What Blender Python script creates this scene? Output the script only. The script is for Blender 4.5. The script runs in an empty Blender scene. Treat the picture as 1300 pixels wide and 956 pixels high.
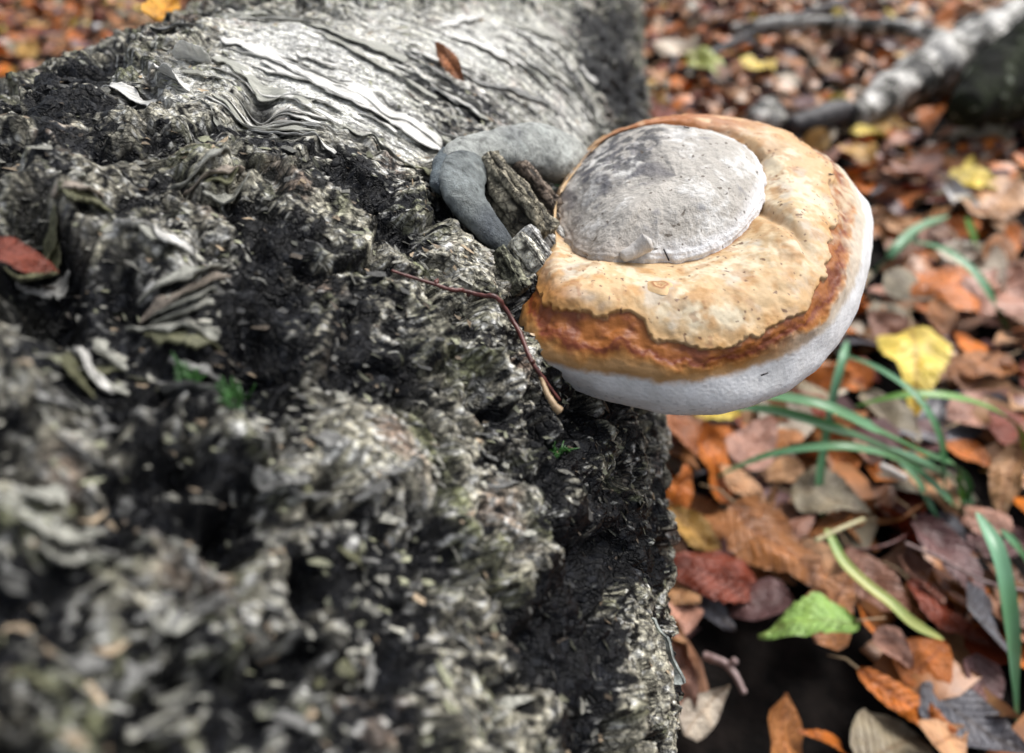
import bpy, math, random
import numpy as np
from mathutils import Vector, Matrix

sc = bpy.context.scene
col = sc.collection
rng = np.random.default_rng(7)
random.seed(7)

# ------------------------------------------------------------------ camera
H = 0.45                       # lens above the forest floor, metres
PITCH = math.radians(36.0)
FPX = 900.0                    # focal length in pixels of the 1300 px wide photograph
cam_d = bpy.data.cameras.new('camera')
cam = bpy.data.objects.new('camera', cam_d)
col.objects.link(cam)
cam.location = (0, 0, H)
cam.rotation_euler = (math.pi/2 - PITCH, 0, 0)
cam_d.sensor_width = 36.0
cam_d.lens = 36.0*FPX/1300.0
cam_d.shift_y = -44.5/1300.0
cam_d.clip_start = 0.01
cam_d.clip_end = 400.0
cam_d.dof.use_dof = True
cam_d.dof.focus_distance = 0.222
cam_d.dof.aperture_fstop = 6.4
cam_d.dof.aperture_blades = 7
sc.camera = cam

# ------------------------------------------------------------------ sky, sun, exposure
w = bpy.data.worlds.new('World'); sc.world = w; w.use_nodes = True
nt = w.node_tree; nt.nodes.clear()
sky = nt.nodes.new('ShaderNodeTexSky'); sky.sky_type = 'NISHITA'; sky.sun_disc = False
SUN_EL, SUN_AZ = math.radians(56), math.radians(55)     # azimuth clockwise from +Y
sky.sun_elevation = SUN_EL; sky.sun_rotation = SUN_AZ
sky.air_density = 1.0; sky.dust_density = 4.0
hs = nt.nodes.new('ShaderNodeHueSaturation'); hs.inputs['Saturation'].default_value = 0.35
bg = nt.nodes.new('ShaderNodeBackground'); bg.inputs['Strength'].default_value = 0.145
out = nt.nodes.new('ShaderNodeOutputWorld')
nt.links.new(sky.outputs[0], hs.inputs['Color']); nt.links.new(hs.outputs[0], bg.inputs['Color'])
nt.links.new(bg.outputs[0], out.inputs['Surface'])
sd = bpy.data.lights.new('sun', 'SUN'); sd.energy = 2.0; sd.angle = math.radians(20); sd.color = (1.0, 0.97, 0.92)
sun = bpy.data.objects.new('sun', sd); col.objects.link(sun)
sdir = Vector((math.sin(SUN_AZ)*math.cos(SUN_EL), math.cos(SUN_AZ)*math.cos(SUN_EL), math.sin(SUN_EL)))
sun.rotation_euler = sdir.to_track_quat('Z', 'Y').to_euler(); sun.location = sdir*3
sc.view_settings.view_transform = 'Standard'; sc.view_settings.look = 'None'
sc.view_settings.gamma = 1.0; sc.view_settings.use_curve_mapping = False
sc.view_settings.exposure = 0.46
sc.cycles.max_bounces = 6; sc.cycles.diffuse_bounces = 3; sc.cycles.glossy_bounces = 2

# ------------------------------------------------------------------ measuring the place from the photograph
CP, SP = math.cos(PITCH), math.sin(PITCH)
CAM = np.array([0.0, 0.0, H])
def ray(px, py):
    cx, cy = px-650.0, 433.5-py
    return np.array([cx, cy*SP + FPX*CP, cy*CP - FPX*SP])/FPX     # length 1 along the optical axis
def on_z(px, py, z):
    r = ray(px, py); return CAM + r*((z-H)/r[2])
def to_px(p):
    d = np.asarray(p)-CAM
    dep = d[..., 1]*CP - d[..., 2]*SP
    up = d[..., 1]*SP + d[..., 2]*CP
    return 650+FPX*d[..., 0]/dep, 433.5-FPX*up/dep, dep
# the log: a cylinder lying on the litter
R = 0.2
AX = np.array([0.138, 0.9904, 0.0]); SD = np.array([0.9904, -0.138, 0.0]); UP = np.array([0.0, 0.0, 1.0])
C0 = CAM + SD*(-0.816*R) + UP*(-1.334*R)
def log_hit(px, py):
    r = ray(px, py); o = CAM-C0
    a_, b_ = r@SD, r@UP; c_, d_ = o@SD, o@UP
    A = a_*a_+b_*b_; B = a_*c_+b_*d_; Cc = c_*c_+d_*d_-R*R
    disc = B*B-A*Cc
    t = (-B-math.sqrt(max(disc, 0)))/A
    p = CAM + r*t; q = p-C0
    return math.atan2(q@UP, q@SD)*R, q@AX        # arc coordinate u, axial coordinate v
def log_pt(u, v, h=0.0):
    u = np.asarray(u, float); v = np.asarray(v, float); h = np.asarray(h, float)
    f = u/R
    n = np.cos(f)[..., None]*SD + np.sin(f)[..., None]*UP
    return C0 + v[..., None]*AX + n*(R+h)[..., None], n

# ------------------------------------------------------------------ noise
_pr = np.random.default_rng(3)
PERM = np.tile(_pr.permutation(256), 3).astype(np.int32)
G3 = _pr.normal(size=(256, 3)).astype(np.float32); G3 /= np.linalg.norm(G3, axis=1)[:, None]
def pn(x, y, z):
    x = np.asarray(x, np.float32); y = np.asarray(y, np.float32); z = np.asarray(z, np.float32)
    x, y, z = np.broadcast_arrays(x, y, z)
    xi = np.floor(x); yi = np.floor(y); zi = np.floor(z)
    xf, yf, zf = x-xi, y-yi, z-zi
    xi = xi.astype(np.int32) & 255; yi = yi.astype(np.int32) & 255; zi = zi.astype(np.int32) & 255
    u, v, s = (f*f*f*(f*(f*6-15)+10) for f in (xf, yf, zf))
    res = 0
    for dx in (0, 1):
        a = PERM[xi+dx]; wx = u if dx else 1-u
        for dy in (0, 1):
            b = PERM[a+yi+dy]; wy = v if dy else 1-v
            for dz in (0, 1):
                g = G3[PERM[b+zi+dz]]; wz = s if dz else 1-s
                res = res + wx*wy*wz*(g[..., 0]*(xf-dx)+g[..., 1]*(yf-dy)+g[..., 2]*(zf-dz))
    return res*1.5
def fbm(x, y, z, o=4, g=0.5):
    r = 0; a = 1.0; s = 0
    for k in range(o):
        r = r+a*pn(x*2**k+k*7.3, y*2**k+k*3.1, z*2**k+k*5.7); s += a; a *= g
    return r/s
def worley(x, y, seed=0):
    xi = np.floor(x).astype(np.int32); yi = np.floor(y).astype(np.int32)
    rr = np.random.default_rng(seed); J = rr.random((256, 2)).astype(np.float32)
    f1 = np.full(x.shape, 9.0, np.float32); f2 = f1.copy(); idd = np.zeros(x.shape, np.int32)
    for dx in (-1, 0, 1):
        for dy in (-1, 0, 1):
            h = PERM[(PERM[(xi+dx) & 255]+((yi+dy) & 255)) & 255]
            d = np.hypot(xi+dx+J[h, 0]-x, yi+dy+J[h, 1]-y)
            m = d < f1
            f2 = np.where(m, f1, np.minimum(f2, d)); idd = np.where(m, h, idd); f1 = np.where(m, d, f1)
    return f1, f2, idd
def ss(a, b, x):
    t = np.clip((x-a)/(b-a), 0, 1); return t*t*(3-2*t)
def mixc(c, d, t):
    t = np.asarray(t)[..., None]; return c*(1-t)+np.asarray(d)*t

# ------------------------------------------------------------------ object helpers
def tag(o, label=None, cat=None, group=None, kind=None):
    if label: o['label'] = label
    if cat: o['category'] = cat
    if group: o['group'] = group
    if kind: o['kind'] = kind
    return o
def empty(name, loc, label=None, cat=None, group=None):
    o = bpy.data.objects.new(name, None); col.objects.link(o); o.location = loc; o.empty_display_size = 0.01
    return tag(o, label, cat, group)
def mesh_np(name, V, F, mat, parent=None, C=None, smooth=True):
    me = bpy.data.meshes.new(name)
    V = np.ascontiguousarray(V, np.float32).reshape(-1, 3); F = np.ascontiguousarray(F, np.int32)
    k = F.shape[1]
    me.vertices.add(len(V)); me.vertices.foreach_set('co', V.ravel())
    me.loops.add(F.size); me.loops.foreach_set('vertex_index', F.ravel())
    me.polygons.add(len(F)); me.polygons.foreach_set('loop_start', np.arange(0, F.size, k, dtype=np.int32))
    if smooth: me.polygons.foreach_set('use_smooth', np.ones(len(F), bool))
    me.update(calc_edges=True)
    if C is not None:
        C = np.asarray(C, np.float32).reshape(-1, C.shape[-1])
        if C.shape[1] == 3: C = np.hstack([C, np.ones((len(C), 1), np.float32)])
        at = me.color_attributes.new('col', 'FLOAT_COLOR', 'POINT'); at.data.foreach_set('color', np.ascontiguousarray(C, np.float32).ravel())
    if mat: me.materials.append(mat)
    o = bpy.data.objects.new(name, me); col.objects.link(o)
    if parent: put_under(o, parent)
    return o
def put_under(o, parent):
    o.parent = parent
    o.matrix_parent_inverse = Matrix.Translation(parent.location).inverted()
def grid_faces(n, m, closed_m=False, off=0):
    i = np.arange(n-1)[:, None]; j = np.arange(m if closed_m else m-1)[None, :]
    j2 = (j+1) % m
    return (np.stack([i*m+j, i*m+j2, (i+1)*m+j2, (i+1)*m+j], -1).reshape(-1, 4)+off)
def catmull(P, t, closed=False):
    P = np.asarray(P, float); n = len(P); t = np.asarray(t, float)
    i = np.floor(t).astype(int); f = (t-i)[..., None]
    if closed: g = lambda k: P[k % n]
    else:
        i = np.clip(i, 0, n-2); f = (t-i)[..., None]; g = lambda k: P[np.clip(k, 0, n-1)]
    p0, p1, p2, p3 = g(i-1), g(i), g(i+1), g(i+2)
    return 0.5*((2*p1)+(-p0+p2)*f+(2*p0-5*p1+4*p2-p3)*f*f+(-p0+3*p1-3*p2+p3)*f**3)
def tube(P, rad, seg=8, rough=0.0, seed=0):
    P = np.asarray(P, float); n = len(P); rad = np.broadcast_to(rad, n)
    T = np.gradient(P, axis=0); T /= np.linalg.norm(T, axis=1)[:, None]+1e-12
    ref = np.array([0.1, 0.2, 1.0]); 
    A = np.cross(T, ref); bad = np.linalg.norm(A, axis=1) < 0.2; A[bad] = np.cross(T[bad], [1.0, 0, 0])
    A /= np.linalg.norm(A, axis=1)[:, None]; B = np.cross(A, T)
    th = np.linspace(0, 2*np.pi, seg, endpoint=False)
    r = rad[:, None]*(1+rough*np.random.default_rng(seed).normal(size=(n, seg)))
    V = P[:, None]+r[..., None]*(np.cos(th)[None, :, None]*A[:, None]+np.sin(th)[None, :, None]*B[:, None])
    V = V.reshape(-1, 3); F = grid_faces(n, seg, True)
    c0 = len(V); V = np.vstack([V, P[0]-T[0]*rad[0]*0.4, P[-1]+T[-1]*rad[-1]*0.4])
    j = np.arange(seg); j2 = (j+1) % seg
    cap1 = np.stack([j2, j, np.full(seg, c0), np.full(seg, c0)], 1)
    cap2 = np.stack([(n-1)*seg+j, (n-1)*seg+j2, np.full(seg, c0+1), np.full(seg, c0+1)], 1)
    return V, F, np.vstack([cap1[:, :3], cap2[:, :3]])
def mesh_list(name, V, faces, mat, parent=None, smooth=True):
    me = bpy.data.meshes.new(name); me.from_pydata(np.asarray(V).tolist(), [], faces); me.update()
    if smooth: me.polygons.foreach_set('use_smooth', np.ones(len(me.polygons), bool))
    if mat: me.materials.append(mat)
    o = bpy.data.objects.new(name, me); col.objects.link(o)
    if parent: put_under(o, parent)
    return o
def tube_obj(name, P, rad, mat, parent=None, seg=8, rough=0.0, seed=0):
    V, F, T = tube(P, rad, seg, rough, seed)
    return mesh_list(name, V, F.tolist()+T.tolist(), mat, parent)

# ------------------------------------------------------------------ materials
def new_mat(name):
    m = bpy.data.materials.new(name); m.use_nodes = True
    n = m.node_tree.nodes; l = m.node_tree.links
    return m, n, l, n['Principled BSDF']
def noise_node(n, l, scale, detail=4, rough=0.6, vec=None, scl=None):
    t = n.new('ShaderNodeTexNoise'); t.inputs['Scale'].default_value = scale
    t.inputs['Detail'].default_value = detail; t.inputs['Roughness'].default_value = rough
    if vec is not None:
        if scl:
            mp = n.new('ShaderNodeMapping'); mp.inputs['Scale'].default_value = scl
            l.new(vec, mp.inputs['Vector']); vec = mp.outputs[0]
        l.new(vec, t.inputs['Vector'])
    return t
def ramp(n, l, fac, stops):
    r = n.new('ShaderNodeValToRGB'); e = r.color_ramp.elements
    while len(e) < len(stops): e.new(0.5)
    for k, (p, c) in enumerate(stops):
        e[k].position = p; e[k].color = (*c, 1) if len(c) == 3 else c
    l.new(fac, r.inputs[0]); return r
def mixn(n, l, typ, fac, a, b):
    m = n.new('ShaderNodeMix'); m.data_type = 'RGBA'; m.blend_type = typ
    if isinstance(fac, (int, float)): m.inputs[0].default_value = fac
    else: l.new(fac, m.inputs[0])
    l.new(a, m.inputs[6])
    if isinstance(b, tuple): m.inputs[7].default_value = (*b, 1)
    else: l.new(b, m.inputs[7])
    return m.outputs[2]
def bump(n, l, bsdf, h, strength, dist, prev=None):
    b = n.new('ShaderNodeBump'); b.inputs['Strength'].default_value = strength; b.inputs['Distance'].default_value = dist
    l.new(h, b.inputs['Height'])
    if prev is not None: l.new(prev, b.inputs['Normal'])
    l.new(b.outputs[0], bsdf.inputs['Normal']); return b.outputs[0]

def attr_mat(name, lo, hi, sc1, sc2, b1, b2, rough=(0.35, 0.7), spec=0.5, source='attr', sss=0.0, scl=None):
    """surface coloured by its own painted attribute (or object colour), with grain and relief"""
    m, n, l, b = new_mat(name)
    if source == 'attr':
        a = n.new('ShaderNodeVertexColor'); a.layer_name = 'col'; c = a.outputs['Color']
    else:
        a = n.new('ShaderNodeObjectInfo'); c = a.outputs['Color']
    tc = n.new('ShaderNodeTexCoord'); v = tc.outputs['Object']
    n1 = noise_node(n, l, sc1, 5, 0.65, v, scl)
    n2 = noise_node(n, l, sc2, 3, 0.6, v)
    r1 = ramp(n, l, n1.outputs[0], [(0.3, (lo,)*3), (0.7, (hi,)*3)])
    c = mixn(n, l, 'MULTIPLY', 1.0, c, r1.outputs[0])
    l.new(c, b.inputs['Base Color'])
    p = bump(n, l, b, n1.outputs[0], 1.0, b1)
    p = bump(n, l, b, n2.outputs[0], 1.0, b2, p)
    bw = n.new('ShaderNodeRGBToBW'); l.new(c, bw.inputs[0])
    mr = n.new('ShaderNodeMapRange'); mr.inputs['From Max'].default_value = 0.4
    mr.inputs['To Min'].default_value = rough[0]; mr.inputs['To Max'].default_value = rough[1]
    l.new(bw.outputs[0], mr.inputs[0]); l.new(mr.outputs[0], b.inputs['Roughness'])
    b.inputs['Specular IOR Level'].default_value = spec
    return m
M_bark = attr_mat('bark', 0.38, 1.6, 800, 2600, 0.0005, 0.0002, (0.36, 0.6), 0.3)
def add_fibres(m, scale, lo, hi, dist, smooth=False):
    n, l = m.node_tree.nodes, m.node_tree.links; b = n['Principled BSDF']
    tc = n.new('ShaderNodeTexCoord'); mp = n.new('ShaderNodeMapping'); mp.inputs['Rotation'].default_value = (0, 0, 0.138); mp.inputs['Scale'].default_value = (0.22, 1.3, 0.22)
    l.new(tc.outputs['Object'], mp.inputs['Vector'])
    t = n.new('ShaderNodeTexNoise'); t.inputs['Scale'].default_value = scale; t.inputs['Detail'].default_value = 7; t.inputs['Roughness'].default_value = 0.72; t.inputs['Distortion'].default_value = 0.5; l.new(mp.outputs[0], t.inputs['Vector'])
    r = ramp(n, l, t.outputs[0], [(0.36, (lo,)*3), (0.5, (1, 1, 1)), (0.66, (hi, hi, hi*.97))])
    src = b.inputs['Base Color'].links[0].from_socket
    fac = 1.0
    if smooth: va_ = n.new('ShaderNodeVertexColor'); va_.layer_name = 'col'; fac = va_.outputs['Alpha']
    l.new(mixn(n, l, 'MULTIPLY', fac, src, r.outputs[0]), b.inputs['Base Color'])
    prev = b.inputs['Normal'].links[0].from_socket
    bump(n, l, b, t.outputs[0], 1.0, dist, prev)
add_fibres(M_bark, 620, 0.4, 1.4, 0.0006)
def add_crackle(m, scale):
    n, l = m.node_tree.nodes, m.node_tree.links; b = n['Principled BSDF']
    tc = n.new('ShaderNodeTexCoord'); t = n.new('ShaderNodeTexNoise'); t.inputs['Scale'].default_value = 260; t.inputs['Detail'].default_value = 4; l.new(tc.outputs['Object'], t.inputs['Vector'])
    ad = n.new('ShaderNodeVectorMath'); ad.operation = 'MULTIPLY_ADD'; ad.inputs[1].default_value = (.008, .008, .008); l.new(t.outputs['Color'], ad.inputs[0]); l.new(tc.outputs['Object'], ad.inputs[2])
    v = n.new('ShaderNodeTexVoronoi'); v.feature = 'DISTANCE_TO_EDGE'; v.inputs['Scale'].default_value = scale; l.new(ad.outputs[0], v.inputs['Vector'])
    r = ramp(n, l, v.outputs['Distance'], [(0.0, (.12,)*3), (0.06, (.5,)*3), (0.16, (1, 1, 1))])
    va_ = n.new('ShaderNodeVertexColor'); va_.layer_name = 'col'; mr_ = n.new('ShaderNodeMapRange'); mr_.inputs['To Min'].default_value = 0.6; mr_.inputs['To Max'].default_value = 0.0; l.new(va_.outputs['Alpha'], mr_.inputs[0])
    c = mixn(n, l, 'MULTIPLY', mr_.outputs[0], b.inputs['Base Color'].links[0].from_socket, r.outputs[0]); l.new(c, b.inputs['Base Color'])
    bump(n, l, b, r.outputs[0], 1.0, 0.0008, b.inputs['Normal'].links[0].from_socket)
add_crackle(M_bark, 260)
add_fibres(M_bark, 300, 0.25, 1.75, 0.0008, True)
M_flake = attr_mat('bark_flake', 0.2, 1.4, 420, 1800, 0.0006, 0.0002, (0.45, 0.6), 0.25, 'obj')
M_paper = attr_mat('birch_paper', 0.5, 1.15, 70, 1500, 0.0008, 0.0002, (0.45, 0.5), 0.3, 'obj', scl=(1, 11, 4))
M_chip = attr_mat('bark_crumb', 0.5, 1.4, 900, 2600, 0.0003, 0.0001, (0.45, 0.6), 0.25)
M_cap = attr_mat('fungus_crust', 0.9, 1.06, 500, 2400, 0.00012, 0.00009, (0.45, 0.62), 0.35)
M_knob = attr_mat('fungus_old_crust', 0.88, 1.08, 600, 1700, 0.0005, 0.0003, (0.7, 0.85), 0.25)
M_grey = attr_mat('fungus_grey', 0.55, 1.25, 380, 1900, 0.0012, 0.0006, (0.7, 0.8), 0.25)

def leaf_mat(name, source):
    m, n, l, b = new_mat(name)
    if source == 'attr':
        a = n.new('ShaderNodeVertexColor'); a.layer_name = 'col'; c = a.outputs['Color']
    else:
        a = n.new('ShaderNodeObjectInfo'); c = a.outputs['Color']
    tc = n.new('ShaderNodeTexCoord'); v = tc.outputs['Object']
    s = 1.0 if source == 'obj' else 14.0
    n1 = noise_node(n, l, 3.0*s, 5, 0.65, v)
    r1 = ramp(n, l, n1.outputs[0], [(0.3, (0.45, 0.38, 0.36)), (0.52, (1, 1, 1)), (0.75, (1.35, 1.25, 1.15))])
    c = mixn(n, l, 'MULTIPLY', 1.0, c, r1.outputs[0])
    prev = None
    if source == 'obj':
        # side veins and midrib, running in the leaf's own length and width
        sx = n.new('ShaderNodeSeparateXYZ'); l.new(v, sx.inputs[0])
        ab = n.new('ShaderNodeMath'); ab.operation = 'ABSOLUTE'; l.new(sx.outputs['Y'], ab.inputs[0])
        su = n.new('ShaderNodeMath'); su.operation = 'SUBTRACT'; l.new(sx.outputs['X'], su.inputs[0]); l.new(ab.outputs[0], su.inputs[1])
        mu = n.new('ShaderNodeMath'); mu.operation = 'MULTIPLY'; mu.inputs[1].default_value = 62.0; l.new(su.outputs[0], mu.inputs[0])
        sn = n.new('ShaderNodeMath'); sn.operation = 'SINE'; l.new(mu.outputs[0], sn.inputs[0])
        r2 = ramp(n, l, sn.outputs[0], [(0.0, (1, 1, 1)), (0.7, (1, 1, 1)), (1.0, (0.72, 0.68, 0.64))])
        r3 = ramp(n, l, ab.outputs[0], [(0.0, (0.55, 0.45, 0.4)), (0.012, (0.7, 0.6, 0.5)), (0.03, (1, 1, 1))])
        c = mixn(n, l, 'MULTIPLY', 0.5, c, r2.outputs[0]); c = mixn(n, l, 'MULTIPLY', 0.8, c, r3.outputs[0])
        prev = bump(n, l, b, r2.outputs[0], 0.6, 0.012)
    l.new(c, b.inputs['Base Color'])
    bump(n, l, b, n1.outputs[0], 0.5, 0.02 if source == 'obj' else 0.002, prev)
    b.inputs['Roughness'].default_value = 0.4
    b.inputs['Specular IOR Level'].default_value = 0.5
    return m
M_leaf = leaf_mat('fallen_leaf', 'obj')
M_litter = leaf_mat('litter', 'attr')

def simple(name, c1, c2, scale, rough=0.5, b=0.001, scl=None):
    m, n, l, bs = new_mat(name)
    tc = n.new('ShaderNodeTexCoord')
    t = noise_node(n, l, scale, 5, 0.6, tc.outputs['Object'], scl)
    r = ramp(n, l, t.outputs[0], [(0.35, c1), (0.65, c2)])
    l.new(r.outputs[0], bs.inputs['Base Color']); bs.inputs['Roughness'].default_value = rough; bs.inputs['Specular IOR Level'].default_value = .5 if rough < .7 else .12
    bump(n, l, bs, t.outputs[0], 1.0, b)
    return m
M_soil = simple('soil', (0.003, 0.0025, 0.0025), (0.012, 0.009, 0.008), 60, 0.9, 0.004)
M_twig = simple('red_twig', (0.055, 0.014, 0.012), (0.14, 0.04, 0.032), 300, 0.4, 0.0003)
M_stalk = simple('stalk', (0.25, 0.17, 0.09), (0.42, 0.3, 0.18), 200, 0.5, 0.0003)
M_pinktwig = simple('pale_twig', (0.2, 0.13, 0.12), (0.4, 0.3, 0.29), 250, 0.5, 0.0004)
M_darkwood = simple('dark_wood', (0.012, 0.011, 0.014), (0.05, 0.045, 0.05), 60, 0.55, 0.003)
def birch_far(name):
    m, n, l, b = new_mat(name); tc = n.new('ShaderNodeTexCoord'); v = tc.outputs['Object']
    t = noise_node(n, l, 22, 5, 0.65, v); t2 = noise_node(n, l, 60, 4, 0.6, v)
    r = ramp(n, l, t.outputs[0], [(0.43, (0.012, 0.012, 0.012)), (0.49, (0.2, 0.19, 0.16)), (0.53, (0.75, 0.73, 0.69))])
    r2 = ramp(n, l, t2.outputs[0], [(0.35, (0.4, 0.4, 0.4)), (0.6, (1, 1, 1))])
    c = mixn(n, l, 'MULTIPLY', 1.0, r.outputs[0], r2.outputs[0]); l.new(c, b.inputs['Base Color'])
    b.inputs['Roughness'].default_value = 0.6; bump(n, l, b, t.outputs[0], 1.0, 0.01); return m
M_birchfar = birch_far('birch_bark_far')
def grass_mat(name, ca, cb):
    m, n, l, b = new_mat(name); tc = n.new('ShaderNodeTexCoord')
    t = noise_node(n, l, 14, 3, 0.5, tc.outputs['Object'])
    r = ramp(n, l, t.outputs[0], [(0.38, ca), (0.62, cb)]); l.new(r.outputs[0], b.inputs['Base Color'])
    b.inputs['Roughness'].default_value = 0.38; return m
M_grass = grass_mat('grass_blue_green', (0.06, 0.18, 0.06), (0.15, 0.33, 0.19))
M_grassL = grass_mat('grass_lime', (0.10, 0.26, 0.03), (0.17, 0.32, 0.09))
M_grassY = grass_mat('grass_yellowing', (0.2, 0.33, 0.09), (0.42, 0.38, 0.1))
M_moss = grass_mat('moss', (0.012, 0.05, 0.01), (0.035, 0.11, 0.025))

# ------------------------------------------------------------------ forest floor
def floor_z(x, y):
    return 0.012*pn(x*3, y*3, 0.5)+0.006*pn(x*11, y*11, 1.5)-0.004
gx = np.concatenate([-np.geomspace(120, 2.6, 26), np.linspace(-2.5, 2.9, 200), np.geomspace(3.0, 120, 26)])
gy = np.concatenate([-np.geomspace(120, 1.1, 26), np.linspace(-1.0, 3.6, 180), np.geomspace(3.7, 120, 26)])
XX, YY = np.meshgrid(gx, gy, indexing='ij')
mesh_np('ground', np.stack([XX, YY, floor_z(XX, YY)], -1), grid_faces(len(gx), len(gy))[:, ::-1], M_soil)['kind'] = 'structure'

# ------------------------------------------------------------------ the birch log
base = C0+AX*0.25; base = (float(base[0]), float(base[1]), 0.0)
log = empty('birch_log', base, 'thick fallen birch trunk with rough black and silver bark filling the left side', 'log')
U = np.concatenate([np.linspace(-60, -16, 16)[:-1], np.linspace(-16, 128, 800), np.linspace(128, 300, 70)[1:-1]])*math.pi/180*R
Vv = [ -0.5]
while Vv[-1] < 0.0: Vv.append(Vv[-1]+0.012)
while Vv[-1] < 3.2:
    y = Vv[-1]; Vv.append(y+(0.00058 if y < 0.36 else 0.00058+0.0034*(y-0.36)))
Vv = np.array(Vv)
UU, VV = np.meshgrid(U, Vv, indexing='ij')
UU = UU.astype(np.float32); VV = VV.astype(np.float32)
# marks on the bark, plus shade painted dark on its upper right side: centre and radius measured on the photo, kept in the log's own coordinates (arc, length)
def field(lst):
    f = np.zeros_like(UU)
    for (px, py, r, a) in lst:
        u0, v0 = log_hit(px, py); e = 4.0
        ux, vx = log_hit(px+e, py); ux2, vx2 = log_hit(px-e, py); uy, vy = log_hit(px, py+e); uy2, vy2 = log_hit(px, py-e)
        J = np.array([[ux-ux2, uy-uy2], [vx-vx2, vy-vy2]])/(2*e)
        S = J@J.T*r*r+np.eye(2)*1e-6
        I = np.linalg.inv(S); du, dv = UU-u0, VV-v0
        f += a*np.exp(-0.5*(I[0, 0]*du*du+2*I[0, 1]*du*dv+I[1, 1]*dv*dv))
    return f
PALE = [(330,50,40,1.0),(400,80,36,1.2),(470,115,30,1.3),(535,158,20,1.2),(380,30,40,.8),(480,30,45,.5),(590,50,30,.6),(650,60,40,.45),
 (700,110,34,.5),(740,150,22,.4),(690,30,40,.3),(790,110,22,-1.5),(780,40,24,-1.2),(805,180,20,-1.6),(640,100,30,-.3),(560,110,26,-.5),  # strong negatives at the right edge paint in the trunk's shadowed side
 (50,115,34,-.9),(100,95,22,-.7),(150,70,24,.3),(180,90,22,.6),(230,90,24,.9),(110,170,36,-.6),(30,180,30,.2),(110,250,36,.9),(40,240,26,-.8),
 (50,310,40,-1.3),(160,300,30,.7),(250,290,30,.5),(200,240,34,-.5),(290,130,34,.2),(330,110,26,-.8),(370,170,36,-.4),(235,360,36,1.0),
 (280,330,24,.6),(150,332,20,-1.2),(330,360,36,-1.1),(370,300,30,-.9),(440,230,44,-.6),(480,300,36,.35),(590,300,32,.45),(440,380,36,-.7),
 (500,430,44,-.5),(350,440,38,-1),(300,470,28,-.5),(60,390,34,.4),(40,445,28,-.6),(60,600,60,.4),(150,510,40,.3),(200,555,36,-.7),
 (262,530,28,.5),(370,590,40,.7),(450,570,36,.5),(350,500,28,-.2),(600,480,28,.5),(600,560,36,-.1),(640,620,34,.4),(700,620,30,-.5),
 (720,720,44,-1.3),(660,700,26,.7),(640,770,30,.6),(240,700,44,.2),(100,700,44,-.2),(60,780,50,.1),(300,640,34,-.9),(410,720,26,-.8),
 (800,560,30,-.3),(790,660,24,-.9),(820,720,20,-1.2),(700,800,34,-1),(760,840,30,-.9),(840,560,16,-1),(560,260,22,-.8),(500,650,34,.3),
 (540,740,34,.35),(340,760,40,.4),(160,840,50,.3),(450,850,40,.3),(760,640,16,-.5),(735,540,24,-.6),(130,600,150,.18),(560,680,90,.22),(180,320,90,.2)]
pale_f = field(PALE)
smooth_f = np.clip(field([(330,45,45,.9),(400,75,36,1.),(470,110,30,1.),(530,155,22,1.),(480,30,50,.7),(590,50,45,.7),(690,60,60,.8),(740,150,30,.8),(230,90,22,.6)]), 0, 1)
crack_f = np.clip(field([(60,330,30,1.),(20,300,30,1.),(150,335,22,1.),(340,455,22,1.),(350,500,18,.8),(425,600,14,.8),(405,720,16,1.),(410,760,14,.8),(310,640,20,1.),(300,690,18,.8),
 (110,170,22,.7),(330,110,16,.8),(60,300,30,.8),(240,545,16,.7),(330,400,14,.8),(780,610,10,.6),(760,690,14,.9),(500,120,10,.4),(640,300,12,.9),(620,285,14,.9),(660,335,10,.8)]), 0, 1.2)
mound = field([(700,320,40,.006),(620,470,90,.004),(240,370,45,.008),(90,245,45,.009),(60,470,60,.006),(770,560,20,.006),(640,660,60,.004)])
rough_f = 1-0.93*np.clip(smooth_f*1.3, 0, 1)
X3 = C0[0]+VV*AX[0]+R*np.cos(UU/R)*SD[0]; Y3 = C0[1]+VV*AX[1]+R*np.cos(UU/R)*SD[1]; Z3 = C0[2]+R*np.sin(UU/R)
wx = 0.008*pn(X3*40, Y3*40, Z3*40)+0.003*pn(X3*140, Y3*140, Z3*140); wy = 0.008*pn(X3*40+9, Y3*40, Z3*40)+0.003*pn(X3*140+5, Y3*140, Z3*140)
wz = 0.008*pn(X3*40, Y3*40+9, Z3*40)
a_, b_, c_ = X3+wx, Y3+wy, Z3+wz
uw, vw = UU+wx, VV+wy
n0 = fbm(a_*22+5, b_*22, c_*22, 2)
big = 0.010*fbm(X3*7, Y3*7, Z3*7, 2)
n1 = pn(a_*48, b_*48, c_*48); n2 = pn(a_*95+3, b_*95, c_*95); n3 = pn(a_*210, b_*210+4, c_*210); n4 = pn(a_*430, b_*430, c_*430+2)
ridge = 0.0075*(0.6-2.2*np.abs(n0))+0.0030*(1-2*np.abs(n1))+0.0014*n2+0.0007*(1-2*np.abs(n3))+0.00035*n4
f1, f2, cid = worley(uw*30+0.35*n1, vw*24+0.35*n2, 5)
crk = ss(0.0, 0.28, f2-f1)
plate = (PERM[cid]/255.0-0.5)*0.004
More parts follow.
